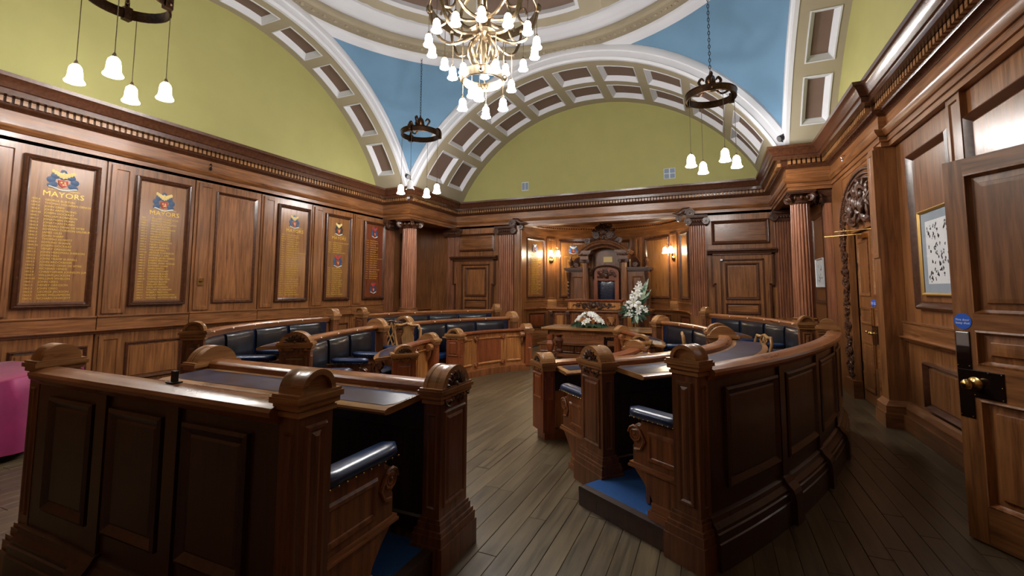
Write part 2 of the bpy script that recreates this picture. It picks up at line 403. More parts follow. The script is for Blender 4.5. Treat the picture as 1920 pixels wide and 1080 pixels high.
# back wall panelling
def backdoor(n, xo0, xo1, x0, x1, label):
    # eared architrave, hood and a panelled leaf
    d = obj('door_%d' % n, MB().box(x0, x1, YB - .05, YB, 0, 2.30), WV, kind='structure', label=label); d['category'] = 'door'
    cx0, cx1 = x0, x1
    m = MB()
    for (a, b) in ((xo0 + .13, x0), (x1, xo1 - .13)): m.box(a, b, YB - .08, YB, 0, 1.75)
    for (a, b) in ((xo0 + .07, x0), (x1, xo1 - .07)): m.box(a, b, YB - .08, YB, 1.75, 2.44)
    m.box(x0 - .01, x1 + .01, YB - .08, YB, 2.28, 2.44)
    obj('architrave', m, WV, d)
    m = MB()
    for (a, b) in ((xo0 + .07, xo0 + .11), (xo1 - .11, xo1 - .07)): m.box(a, b, YB - .11, YB - .08, 1.75, 2.44)
    for (a, b) in ((xo0 + .13, xo0 + .17), (xo1 - .17, xo1 - .13)): m.box(a, b, YB - .11, YB - .08, 0, 1.75)
    for (a, b) in ((xo0 + .07, xo0 + .17), (xo1 - .17, xo1 - .07)): m.box(a, b, YB - .11, YB - .08, 1.72, 1.75)
    m.box(xo0 + .07, xo1 - .07, YB - .11, YB - .08, 2.40, 2.44)
    m.box(x0 - .04, x0 - .01, YB - .1, YB - .08, 0, 2.31); m.box(x1 + .01, x1 + .04, YB - .1, YB - .08, 0, 2.31); m.box(x0 - .04, x1 + .04, YB - .1, YB - .08, 2.285, 2.31)
    obj('architrave_moulding', m, WM, d)
    m = MB(); sweep(m, line((xo0, YB), (xo1, YB), -1), 0, xo1 - xo0, [(0, 2.44), (.12, 2.44), (.15, 2.48), (.2, 2.5), (.2, 2.535), (0, 2.56)]); obj('hood', m, WM, d)
    F = lambda x, z, u: (x, YB - .05 - u, z)
    panel(d, F, x0 + .06, x1 - .06, 1.38, 2.22, WM, WV, w=.06, h=.03)
    panel(d, F, x0 + .06, x1 - .06, 1.05, 1.30, WM, WH, w=.045, h=.03)
    panel(d, F, x0 + .06, x1 - .06, .2, .95, WM, WV, w=.06, h=.03)
    return d
backdoor(4, -7.06, -5.56, -6.66, -5.84, 'panelled oak door under a hood left of the mayoral recess')
d5 = backdoor(5, -.1, 1.32, .2, 1.02, 'panelled oak door under a hood right of the mayoral recess')
obj('paper_tag', MB().box(.17, .22, YB - .13, YB - .118, 2.27, 2.31), PAPER, d5, label='small white tag')
panel(wall_back, BF, -6.87, -5.68, 2.69, 3.2, WM, WH, w=.06, h=.05)
panel(wall_back, BF, .0, 1.2, 2.66, 3.22, WM, WH, w=.07, h=.05)
for (a, b) in ((-6.98, -6.72), (-.06, .12), (1.06, 1.22)):
    pass

# ------------------------------------------------------------------ entablature
PATH = [(XL, YF), (XL, 9.4), (-6.95, 9.4), (-6.95, YB), (1.27, YB), (1.27, 9.3), (XR - .03, 9.3), (XR - .03, 6.85), (XR + .05, 6.85), (XR + .05, YF)]
trim_1 = obj('trim_1', polysweep(MB(), PATH, [(-.12, 3.36), (.0, 3.36), (.0, 3.42), (.02, 3.42), (.02, 3.485), (.04, 3.485), (.075, 3.53), (.08, 3.56), (.02, 3.565), (.02, 3.74), (-.12, 3.74)], -1), WH, kind='structure', smooth=30, label='oak entablature running round the chamber under the plaster')
trim_1['category'] = 'entablature'
obj('bed_mould', polysweep(MB(), PATH, [(-.1, 3.74), (.03, 3.74), (.05, 3.765), (.09, 3.78), (.10, 3.80), (.10, 3.87), (-.1, 3.87)], -1), WM, trim_1, smooth=35)
obj('cornice', polysweep(MB(), PATH, [(-.1, 3.87), (.23, 3.87), (.23, 3.935), (.25, 3.945), (.265, 3.98), (.30, 4.04), (.33, 4.055), (.335, 4.10), (-.1, 4.12)], -1), WM, trim_1, smooth=35)
m = MB()
for (a, b) in zip(PATH[:-1], PATH[1:]):
    A, B = Vector(a), Vector(b); L = (B - A).length; t = (B - A) / L; nn = Vector((t.y, -t.x))
    k = int((L) / .072)
    for i in range(k + 1):
        q = A + t * (i * .072) + nn * .10
        if L < .2: continue
        c = [(q.x + t.x * e + nn.x * o, q.y + t.y * e + nn.y * o, z) for z in (3.80, 3.865) for (e, o) in ((0, 0), (.044, 0), (.044, .05), (0, .05))]
        m.add(c, [(0, 1, 2, 3), (0, 1, 5, 4), (1, 2, 6, 5), (2, 3, 7, 6), (3, 0, 4, 7)])
obj('dentil_course', m, CAP, trim_1, kind='stuff')
# soffits of the corner pavilions and top ledges
obj('pavilion_soffit', MB().box(XL, -6.96, 9.41, YB, 3.4, 4.06), WH, trim_1)
obj('pavilion_soffit', MB().box(1.28, XR, 9.31, YB, 3.4, 4.06), WH, trim_1)
obj('beam', MB().box(-5.0, -.3, YB + .12, YB + .3, 3.36, 4.0), WH, trim_1)

# ------------------------------------------------------------------ apse behind the throne
AP = Curve([(-2.67 - 2.2 * cos(pi * i / 48), 11.8 + 1.98 * sin(pi * i / 48)) for i in range(49)], -1)
def apx(x, half=0):
    best = 0; n = 800
    r = range(0, n // 2 + 1) if not half else range(n // 2, n + 1)
    return min((AP.len * i / n for i in r), key=lambda q: abs(AP.at(q)[0].x - x))
wall_apse = obj('wall_apse', sweep(MB(), AP, 0, AP.len, [(-.12, 0), (0, 0), (0, 3.85), (-.12, 3.85)], .1), WV, kind='structure', smooth=30, label='curved oak panelled recess behind the throne')
wall_apse['category'] = 'wall'
obj('recess_ceiling', MB().box(-5.0, -.3, YB + .2, 14, 3.8, 3.9), WM, wall_apse)
for nm, pr, mt in (('curved_frieze', [(0, 3.12), (.03, 3.12), (.03, 3.2), (.06, 3.24), (.07, 3.36), (.10, 3.4), (.22, 3.46), (.24, 3.52), (.24, 3.56), (0, 3.6)], WH),
                   ('dado_rail', dadoprof(1.06), RAIL), ('ledge_band', [(0, 1.06), (.04, 1.06), (.04, 1.25), (.055, 1.26), (0, 1.28)], WH), ('skirting', [(0, 0), (.08, 0), (.08, .35), (.05, .4), (0, .42)], WH)):
    obj(nm, sweep(MB(), AP, 0, AP.len, pr, .1), mt, wall_apse, smooth=40)
m = MB()
for i in range(int(AP.len / .08)):
    s0 = i * .08; v = [AP.f(s0 + e, z, u) for z in (3.4, 3.45) for (e, u) in ((0, .10), (.045, .10), (.045, .16), (0, .16))]
    m.add(v, [(0, 1, 2, 3), (0, 1, 5, 4), (1, 2, 6, 5), (2, 3, 7, 6), (3, 0, 4, 7)])
obj('dentil_course', m, WM, wall_apse, kind='stuff')
sA0, sA1 = apx(-4.80), apx(-4.62); sB0, sB1 = apx(-4.18), apx(-3.2)
strips = [(apx(-4.55), apx(-4.34)), (AP.len - apx(-4.5), AP.len - apx(-4.62))]
AF = lambda s, z, u: AP.f(s, z, u)
for (a, b) in ((apx(-4.52), apx(-4.33)), (AP.len - apx(-4.33), AP.len - apx(-4.52)), (apx(-2.05, 1), apx(-1.88, 1))):
    a, b = min(a, b), max(a, b)
    m = MB(); spanel(m, AF, a, b, 1.3, 3.12, [(0, 0), (0, .05), (.05, .05), (.06, .035)], 2); obj('pilaster_strip', m, WV, wall_apse)
    m = MB(); m2 = sweep(m, AP, a - .01, b + .01, [(0, 1.06), (.08, 1.06), (.08, 1.24), (.06, 1.3), (0, 1.3)]); obj('strip_base', m, CAP, wall_apse)
for (a, b) in ((apx(-1.76, 1), apx(-1.06, 1)), (apx(-.76, 1), apx(-.52, 1)), (apx(-2.9), apx(-2.2, 1))):
    panel(wall_apse, AF, a, b, 1.36, 3.06, WM, BOARD, w=.06, h=.05, nu=8)
for (a, b) in ((apx(-4.82), apx(-4.55)), (apx(-4.2), apx(-3.5)), (apx(-1.76, 1), apx(-1.06, 1)), (apx(-.78, 1), apx(-.52, 1))):
    panel(wall_apse, AF, a, b, .5, .92, WM, BR, w=.05, h=.04, nu=5)

# ------------------------------------------------------------------ fluted pilasters and columns
def fl(n=20, d=.10):
    def g(a):
        x = abs(((a * n / (2 * pi)) % 1) * 2 - 1)
        return 1 if x > .8 else 1 - d * sqrt(1 - (x / .8) ** 2)
    return g
def volute(mb, F, r, side=1):
    pts = []
    for i in range(26):
        a = i / 25 * 2.6 * 2 * pi; k = r * (1 - .78 * i / 25)
        pts.append(F(k * cos(a) * side, k * sin(a), 0))
    mb.tube(pts, [r * .2 * (1 - .5 * i / 25) for i in range(26)], 5)
    mb.lathe([(r * .95, -.02), (r * .9, -.004), (r * .5, .002), (.001, .004)], 12, lambda x, y, z: F(x, y, z))
    mb.ball((0, 0, 0), r * .22, 6, 4, lambda x, y, z: F(x, y, z))
def cr(pts, k=4):
    P = [Vector(p) for p in pts]; o = []
    for i in range(len(P) - 1):
        a, b, c, d = P[max(i - 1, 0)], P[i], P[i + 1], P[min(i + 2, len(P) - 1)]
        for j in range(k):
            t = j / k; o.append(.5 * ((2 * b) + (c - a) * t + (2 * a - 5 * b + 4 * c - d) * t * t + (3 * b - a - 3 * c + d) * t ** 3))
    return o + [P[-1]]
def crr(rs, k=4): return [rs[i] + (rs[i + 1] - rs[i]) * j / k for i in range(len(rs) - 1) for j in range(k)] + [rs[-1]]
def curl(mb, F, r, g, hand=1, lift=.35):
    # one carved leaf: a tapering scroll lying on its ground, tip lifted
    pts = []
    for i in range(9):
        q = i / 8; a = g + hand * q * 4.2; k = r * (1.25 - q)
        pts.append(F(k * cos(a) , k * sin(a), lift * r * sin(q * 2.6)))
    mb.tube(pts, [r * .34 * (.45 + .75 * sin(min(1, q / 8 * 1.15) * pi)) for q in range(9)], 5)
def capital(parent, c, r, z, ang0=pi / 4, flat=False):
    m = MB()
    m.lathe([(r * 1.02, z), (r * 1.1, z + .02), (r * 1.02, z + .04), (r * 1.25, z + .09), (r * 1.3, z + .11)], 20, c=c)
    a = r * 1.42
    m.box(c[0] - a, c[0] + a, c[1] - a, c[1] + a, z + .19, z + .22); m.box(c[0] - a * .93, c[0] + a * .93, c[1] - a * .93, c[1] + a * .93, z + .17, z + .19)
    o = obj('capital', m, DK, parent, smooth=40)
    for k in range(4):
        g = ang0 + k * pi / 2; d = Vector((cos(g), sin(g), 0)); t = Vector((-sin(g), cos(g), 0)); p = Vector((c[0], c[1], z + .10)) + d * r * 1.42
        v = MB()
        for sd in (-1, 1):
            pp = p + t * sd * .02
            volute(v, lambda x, y, w, pp=pp, d=d, t=t, sd=sd: tuple(pp + d * x + Vector((0, 0, 1)) * y + t * w * sd), r * .48)
        obj('volute', v, DK, o, smooth=50)
    v = MB()
    for k in range(12):
        g = 2 * pi * k / 12; v.ball((c[0] + cos(g) * r * 1.2, c[1] + sin(g) * r * 1.2, z + .1), (.03, .03, .04), 6, 4)
    obj('egg_carving', v, DK, o, smooth=60, kind='stuff')
    return o
def column(c, r, label):
    t = thing('fluted_column', label, 'column', (c[0], c[1], 0), 'free standing corner columns', kind='thing')
    m = MB(); a = r * 1.45
    m.box(c[0] - a, c[0] + a, c[1] - a, c[1] + a, 0, .95); m.box(c[0] - a * 1.06, c[0] + a * 1.06, c[1] - a * 1.06, c[1] + a * 1.06, .95, 1.0); m.box(c[0] - a * 1.08, c[0] + a * 1.08, c[1] - a * 1.08, c[1] + a * 1.08, 0, .2)
    obj('pedestal', m, WV, t)
    m = MB(); m.lathe([(r * 1.3, 1.0), (r * 1.34, 1.03), (r * 1.3, 1.06), (r * 1.12, 1.08), (r * 1.18, 1.11), (r * 1.05, 1.13)], 24, c=c); obj('base_ring', m, WH, t, smooth=40)
    m = MB(); m.lathe([(r, 1.12), (r, 1.8), (r * .97, 2.4), (r * .9, 3.14)], 200, c=c, rf=fl(20, .12)); obj('shaft', m, COLM, t, smooth=35)
    capital(t, c, r * .95, 3.13)
column((-7.08, 9.62), .19, 'red brown fluted column in front of the corner beside the last honour board')
column((1.47, 9.5), .165, 'red brown fluted column in the corner beside the carved double doorway')
def pilaster(x0, x1, y, facing, label, dark=False):
    # facing 'b': on the back wall looking to -Y ; 'l' on left wall looking +X ; 'r' on right wall looking -X
    if facing == 'b': F = lambda a, z, u: (a, y - u, z)
    elif facing == 'l': F = lambda a, z, u: (y + u, a, z)
    else: F = lambda a, z, u: (y - u, a, z)
    w = x1 - x0; mid = (x0 + x1) / 2
    n = 7; pr = [(0, 0)]
    fw = w / n
    for i in range(n):
        a = i * fw
        pr += [(a, .1), (a + fw * .16, .1), (a + fw * .24, .078), (a + fw * .36, .064), (a + fw * .5, .06), (a + fw * .64, .064), (a + fw * .76, .078), (a + fw * .84, .1)]
    pr += [(w, .1), (w, 0)]
    t = obj('fluted_pilaster', MB().loops([[F(x0 + a, z, u) for (a, u) in pr] for z in (1.0, 3.13)]), COLM, {'b': wall_back, 'l': wall_left, 'r': wall_right}[facing], label=label)
    m = MB(); m.loops([[F(x0 - .03, z, 0), F(x1 + .03, z, 0), F(x1 + .03, z, .13), F(x0 - .03, z, .13)] for z in (0, 1.0)]); obj('pedestal', m, WV, t)
    m = MB(); h = w / 2
    m.loops([[F(mid - k, z, 0), F(mid + k, z, 0), F(mid + k, z, d), F(mid - k, z, d)] for (k, z, d) in ((h, 3.12, .11), (h * 1.1, 3.16, .13), (h * 1.1, 3.22, .14), (h * 1.3, 3.27, .15), (h * 1.34, 3.30, .2), (h * 1.36, 3.36, .21))])
    obj('capital', m, DK, t, smooth=30)
    for sd in (-1, 1):
        v = MB(); volute(v, lambda x, yy, q, sd=sd: F(mid + sd * h * 1.12 + x * sd, 3.21 + yy, .17 + q), .085); obj('volute', v, DK, t, smooth=50)
    v = MB()
    for i in range(5): v.ball(F(mid + (i - 2) * h * .32, 3.22, .16), .032, 6, 4)
    obj('egg_carving', v, DK, t, smooth=60, kind='stuff')
    return t
pilaster(-7.2, -6.8, YB, 'b', 'fluted pilaster in the far left corner behind the free column')
pilaster(-5.52, -5.06, YB, 'b', 'fluted pilaster at the left edge of the curved recess')
pilaster(-.478, -.13, YB, 'b', 'fluted pilaster at the right edge of the curved recess')
pilaster(1.3, 1.66, YB, 'b', 'dark fluted pilaster in the far right corner behind the free column')
pilaster(9.44, 9.78, XL, 'l', 'fluted pilaster on the honour board wall beside the free column')
pilaster(9.42, 9.72, XR - .04, 'r', 'fluted pilaster on the doorway wall behind the free column')
# plain returns at the recess opening, scroll consoles over them
obj('recess_return', MB().box(-5.04, -4.82, YB - .06, YB + .3, 0, 3.36), WV, wall_back)
obj('recess_return', MB().box(-4.95, -4.86, YB - .1, YB, 0, 3.36), WV, wall_back)
for (x, sd) in ((-4.97, 1), (-.55, -1)):
    v = MB()
    for q in (0, .08):
        volute(v, lambda a, b, w, q=q: (x - sd * .1 + a * sd, YB - .16 + q - w, 3.42 + b), .11)
        volute(v, lambda a, b, w, q=q: (x + sd * .16 + a * sd, YB - .16 + q - w, 3.30 + b), .07)
    v.tube([(x - sd * .1, YB - .1, 3.52), (x + sd * .05, YB - .1, 3.5), (x + sd * .15, YB - .1, 3.42), (x + sd * .3, YB - .1, 3.43)], [.06, .07, .06, .02], 8)
    obj('scroll_console', v, DK, wall_back, smooth=50)

# ------------------------------------------------------------------ ceiling: dome, pendentives, coffered arches
A = 4.09
ceiling = obj('ceiling', MB().box(XL - .2, XR + .3, YF - .2, YB + .3, 9.6, 9.7), WHITE, kind='structure', label='domed plaster ceiling with coffered arches')
ceiling['category'] = 'ceiling'
SR = sqrt(A * A + 4.635 ** 2)
for k in range(4):
    m = MB(); n = 24; Ls = []
    for i in range(n + 1):
        g = pi / 4 + k * pi / 2 + (i / n - .5) * pi / 2
        rm = A / max(abs(cos(g)), abs(sin(g))) + .02
        Ls.append([(CX + r * cos(g), CY + r * sin(g), 2.22 + sqrt(max(0, SR * SR - r * r))) for r in [4.02 + (rm - 4.02) * j / 10 for j in range(11)]])
    m.loops(Ls, False, False, False); obj('pendentive', m, BLUE, ceiling, smooth=60)
def ringprof(prof, name, mat, n=96):
    m = MB(); Ls = [[(CX + r * cos(2 * pi * i / n), CY + r * sin(2 * pi * i / n), z) for (r, z) in prof] for i in range(n)]
    Ls.append(Ls[0]); m.loops(Ls, False, False); return obj(name, m, mat, ceiling, smooth=40)
ringprof([(4.32, 6.74), (4.29, 6.65), (4.16, 6.71), (4.13, 6.75), (4.13, 6.93)], 'ring_fillet', WHITE)
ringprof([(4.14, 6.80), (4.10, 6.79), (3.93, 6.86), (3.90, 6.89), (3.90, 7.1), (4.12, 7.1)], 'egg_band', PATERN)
ringprof([(3.94, 7.05), (3.93, 6.85), (3.87, 6.87), (3.86, 6.95), (4.0, 7.2)], 'ring_fillet', CREAM)
ringprof([(3.9, 7.0), (3.84, 6.95), (3.74, 6.95), (3.71, 6.97), (3.65, 6.98), (3.59, 7.01), (3.53, 7.05), (3.49, 7.06), (3.49, 7.16), (3.9, 7.25)], 'ring_cornice', WHITE)
m = MB()
for i in range(220):
    g = 2 * pi * i / 220
    if i % 2: m.ball((CX + 4.01 * cos(g), CY + 4.01 * sin(g), 6.825), (.045, .045, .03), 6, 3)
    else: m.ball((CX + 4.01 * cos(g), CY + 4.01 * sin(g), 6.825), (.02, .02, .03), 4, 3)
obj('egg_and_dart', m, CREAM, ceiling, kind='stuff')
DR = 3.9; DZ = 5.38
def DF(g, t, u): return (CX + (DR + u) * sin(t) * cos(g), CY + (DR + u) * sin(t) * sin(g), DZ + (DR + u) * cos(t))
us = [2 * pi * i / 48 for i in range(49)]; ts = [rad(t) for t in (1, 14, 24, 61.3, 64.2)]
hol = set((i, 2) for i in range(48) if i % 6 not in (0,))
g0 = rad(138.98 - 61.5 + 3.75 - 7.5)
grid_f = lambda u, t: DF(u + g0, t, 0)
m = MB(); grid(m, grid_f, us, ts, hol); obj('dome_shell', m, CREAM, ceiling, smooth=40)
for k in range(8):
    a = us[k * 6 + 1] + g0; b = us[k * 6 + 6] + g0
    m = MB(); spanel(m, DF, a, b, ts[2], ts[3], [((0, 0), 0), ((0, 0), -.03), ((.02, .02), -.03), ((.035, .04), .06)], 8, 5, fill=False)
    c = obj('dome_coffer', m, WHITE, ceiling, smooth=30)
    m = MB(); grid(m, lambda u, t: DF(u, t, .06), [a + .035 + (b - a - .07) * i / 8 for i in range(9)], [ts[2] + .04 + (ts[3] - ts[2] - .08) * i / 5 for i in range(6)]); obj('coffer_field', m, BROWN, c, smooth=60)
m = MB(); m.ball((CX, CY, 9.1), (.5, .5, .12), 20, 5); obj('dome_boss', m, DK, ceiling, smooth=60)
BRR, BZ = 4.42, 2.12
TH = [rad(13.35 * k) for k in range(-4, 5)]; HW = rad(5.3)
def barrel(name, axis, v0, v1, rows, coffers=True):
    if axis == 'y': F = lambda t, v, u: (CX + (BRR + u) * sin(t), v, BZ + (BRR + u) * cos(t))
    else: F = lambda t, v, u: (v, CY + (BRR + u) * sin(t), BZ + (BRR + u) * cos(t))
    ub = [rad(-66)]; cells = []
    for t in TH:
        ub += [t - HW, t - HW / 3, t + HW / 3, t + HW]; cells += [len(ub) - 4, len(ub) - 3, len(ub) - 2]
    ub.append(rad(66)); vb = [v0]
    for r in rows: vb += list(r)
    vb.append(v1)
    hol = set((i, 2 * j + 1) for i in cells for j in range(len(rows)))
    m = MB(); grid(m, lambda u, v: F(u, v, 0), ub, vb, hol if coffers else ()); a = obj(name, m, CREAM, ceiling, smooth=50)
    if not coffers: return
    for t in TH:
        for r in rows:
            lo, hi = min(r), max(r)
            m = MB(); spanel(m, F, t - HW, t + HW, lo, hi, [((0, 0), 0), ((0, 0), -.012), ((.004, .02), -.012), ((.006, .03), .01), ((.019, .085), .09)], 3, fill=False)
            c = obj('coffer', m, WHITE, a)
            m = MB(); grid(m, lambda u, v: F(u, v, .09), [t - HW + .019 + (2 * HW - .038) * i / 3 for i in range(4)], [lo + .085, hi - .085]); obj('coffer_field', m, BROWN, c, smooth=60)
barrel('back_arch', 'y', CY + A - .02, YB + .01, [(9.60, 10.39), (10.62, 11.41)])
barrel('front_arch', 'y', CY - A + .02, YF - .01, [(.85, .06), (-.2, -.99)], False)
barrel('left_arch', 'x', CX - A + .02, XL - .01, [(-7.12, -7.62)])
barrel('right_arch', 'x', CX + A - .02, XR + .01, [(1.45, 1.86)])
for k in range(4):
    # white archivolt on each face of the crossing
    n = 40; Ls = []
    for i in range(n + 1):
        t = rad(-67 + 134 * i / n); l = []
        for (q, d) in ((-.04, .03), (-.04, -.03), (.12, -.05), (.16, -.03), (.5, -.03), (.55, -.055), (.85, -.06), (1, -.03), (1, .08)):
            rr, zz = 4.42 + q * (4.66 - 4.42), 2.12 + q * .10
            a, z = rr * sin(t), zz + rr * cos(t)
            e = A + d
            l.append([(CX + a, CY + e, z), (CX - e, CY + a, z), (CX - a, CY - e, z), (CX + e, CY - a, z)][k])
        Ls.append(l)
    m = MB(); m.loops(Ls); obj('archivolt', m, WHITE, ceiling, smooth=35)
for (sx, sy) in ((1, 1), (-1, 1), (1, -1), (-1, -1)):
    x0 = CX + sx * 3.9; x1 = (XR + .1) if sx > 0 else XL; y0 = CY + sy * 3.9; y1 = YB if sy > 0 else YF
    m = MB(); m.box(CX + sx * (A - .01), x1, CY + sy * (A - .01), y1, 4.05, 4.6)
    obj('corner_pier', m, CREAM, ceiling)

# ------------------------------------------------------------------ council benches
def slab(mb, F, x0, x1, y0, y1, z0, z1): return mb.box(x0, x1, y0, y1, z0, z1, F)
def pad(mb, F, L, w, h, n=10, m=10):
    # rounded leather pad: length along x from 0 to L, width w (y), height h (z)
    Ls = []
    for i in range(n + 1):
        q = i / n; e = min(1, (min(q, 1 - q) * L / (w * .5)) if min(q, 1 - q) * L < w * .5 else 1); k = sqrt(max(.02, 1 - (1 - e) ** 2))
        l = []
        for j in range(m):
            a = 2 * pi * j / m; c, s = cos(a), sin(a)
            l.append(F(q * L, w / 2 * k * (abs(c) ** .7) * (1 if c > 0 else -1), h / 2 + h / 2 * (abs(s) ** .8) * (1 if s > 0 else -1) * (.6 + .4 * k)))
        Ls.append(l)
    return mb.loops(Ls)
def end_post(parent, P, T, N, zc, rd, n, t, z0, mats, carved=True, plinth=True):
    F = lambda a, b, z: (P.x + T.x * a + N.x * b, P.y + T.y * a + N.y * b, z)
    body, cap = mats
    m = MB(); slab(m, F, -t / 2, t / 2, -n / 2, n / 2, z0, zc)
    po = obj('end_post', m, body, parent)
    m = MB()
    spanel(m, lambda b, z, u: F(t / 2 + u, b, z), -n / 2 + .03, n / 2 - .03, z0 + .33, zc - (rd * .62 if carved else .10), [(0, 0), (.008, .012), (.02, .012), (.032, .004), (.05, .012)])
    for sd in (-1, 1):
        spanel(m, lambda a, z, u: F(a, sd * (n / 2 + u), z), -t / 2 + .025, t / 2 - .025, z0 + .33, zc - .12, [(0, 0), (.006, .008), (.016, .002)])
    obj('raised_panel', m, body, po)
    if plinth:
        m = MB()
        for (e, a, b) in ((.05, z0, .15), (.042, .15, .2), (.034, .2, .225), (.02, .225, .26), (.012, .26, .28)): slab(m, F, -t / 2 - e, t / 2 + e, -n / 2 - e, n / 2 + e, a, b)
        obj('plinth_block', m, BD if body is BD else body, po)
    m = MB()
    for (e, a, b) in ((.012, zc - .06, zc - .04), (.006, zc - .04, zc - .03), (.022, zc - .03, zc - .005), (.034, zc - .005, zc + .018), (.026, zc + .018, zc + .03)): slab(m, F, -t / 2 - e * .8, t / 2 + e * .8, -n / 2 - e, n / 2 + e, a, b)
    obj('cap', m, cap, po)
    K = 16; zb = zc + .028 - (rd * .3 if rd > .12 else 0); Ls = []
    h = t / 2 + .012
    for (a, r) in ((-h, rd * .75), (-h, rd), (-h + .025, rd), (-h + .03, rd * .97), (h - .065, rd * .97), (h - .06, rd), (h - .04, rd * .975), (h - .035, rd), (h, rd), (h, rd * .74), (h - .02, rd * .74)):
        Ls.append([F(a, r * cos(pi * i / K), zb + r * sin(pi * i / K)) for i in range(K + 1)])
    m = MB(); m.loops(Ls); obj('barrel_top', m, cap, po, smooth=35)
    if carved:
        m = MB(); a = h - .012
        c0 = zb + rd * .3
        for i in range(9):
            g = pi * i / 8; curl(m, lambda x, y, w, g=g: F(a + w * .6, rd * .56 * cos(g) + x, c0 - rd * .1 + rd * .46 * sin(g) + y), rd * .2, g, 1 if i < 4 else -1)
        m.ball(F(a, 0, c0 + rd * .02), (rd * .15,) * 3, 8, 5)
        for i in range(9):
            q = (i - 4) / 4; curl(m, lambda x, y, w, q=q: F(t / 2 + .004 + w * .5, rd * .8 * q + x, c0 - rd * .42 + rd * .1 * cos(q * 6) + y), rd * .16, i * 1.7, 1 if i < 4 else -1)
        for sd in (-1, 1):
            volute(m, lambda x, y, w, sd=sd: F(a + w * .5, sd * rd * .33 + x * sd, c0 + y), rd * .26)
        obj('carving', m, DK, po, smooth=60, kind='stuff')
    return po
ARMP = [(.06, .0), (.44, .0), (.45, .06), (.48, .14), (.54, .22), (.60, .28), (.625, .31), (.62, .33), (.62, .45), (.61, .47), (.645, .50), (.65, .54), (.635, .58), (.60, .60), (.565, .595), (.55, .61), (.55, .64), (.06, .64)]
def armrest(parent, C, s, z0, dz, mat, q=.02, detail=True):
    P, t = C.at(s); N = C.n(s); T = Vector((t.x, t.y))
    F = lambda u, b, z: (P.x + N.x * u + T.x * b, P.y + N.y * u + T.y * b, z)
    k = (dz + .64) / .64
    pr = [(u + (q if u > .3 else 0), z0 + z * k) for u, z in ARMP]
    m = MB(); m.loops([[F(u, b, z) for u, z in pr] for b in (-.028, .028)])
    a = obj('armrest', m, mat, parent)
    m = MB()
    slab(m, F, .1, .655 + q, -.045, .045, z0 + .30 * k, z0 + .315 * k); slab(m, F, .1, .645 + q, -.04, .04, z0 + .315 * k, z0 + .335 * k); slab(m, F, .06, .49 + q, -.05, .05, 0, z0 + .05); slab(m, F, .06, .47 + q, -.04, .04, z0 + .05, z0 + .10)
    obj('ledge', m, RAIL, a)
    if detail:
        m = MB()
        for sd in (-1, 1):
            spanel(m, lambda u, z, w, sd=sd: F(u, sd * (.028 + w), z), .14, .5 + q, z0 + .37 * k, z0 + .58 * k, [(0, 0), (.01, .012), (.025, .012), (.035, .003)])
            volute(m, lambda x, y, w, sd=sd: F(.60 + q + x, sd * (.03 + w), z0 + .535 * k + y), .055)
            m.tube([F(.62 + q, sd * .03, z0 + .56 * k), F(.56 + q, sd * .034, z0 + .57 * k), F(.52 + q, sd * .034, z0 + .5 * k), F(.55 + q, sd * .034, z0 + .44 * k), F(.6 + q, sd * .034, z0 + .43 * k)], .011, 5)
        obj('scroll', m, mat, a, smooth=50)
    m = MB(); pad(m, lambda x, y, z: F(.12 + x, y, z0 + .645 * k + z), .54 + q, .135, .075)
    obj('arm_pad', m, SEATB, a, smooth=70)
    m = MB()
    for sd in (-1, 1):
        for i in range(10): m.ball(F(.17 + (.44 + q) / 9 * i, sd * .068, z0 + .645 * k + .016), .006, 5, 3)
    obj('nail_trim', m, BRASS, a, kind='stuff')
    return a
def cushions(root, C, s0, s1, prof_back, prof_seat, cw=.66, mat=NAVYB):
    n = max(1, round((s1 - s0) / cw)); w = (s1 - s0) / n
    for i in range(n):
        a, b = s0 + i * w + .035, s0 + (i + 1) * w - .035
        m = MB(); k = nseg(C, a, b, .12); k = max(k, 4)
        Ls = []
        for j in range(k + 1):
            q = j / k; e = 1 - .55 * (abs(2 * q - 1) ** 6)
            Ls.append([C.f(a + (b - a) * q, z, prof_back[0][0] + (u - prof_back[0][0]) * e) for u, z in prof_back])
        m.loops(Ls); obj('backrest', m, mat, root, smooth=60)
        a, b = s0 + i * w + .008, s0 + (i + 1) * w - .008
        m = MB(); sweep(m, C, a, b, prof_seat, .12); obj('seat', m, SEATB, root, smooth=50)
    return [s0 + i * w for i in range(n + 1)]
def studs(root, C, s0, s1, u, z, n):
    for i in range(n):
        s = s0 + (s1 - s0) * (i + .5) / n
        m = MB(); m.ball(C.f(s, z, u), .011, 8, 5); obj('rail_button', m, STUD, root)
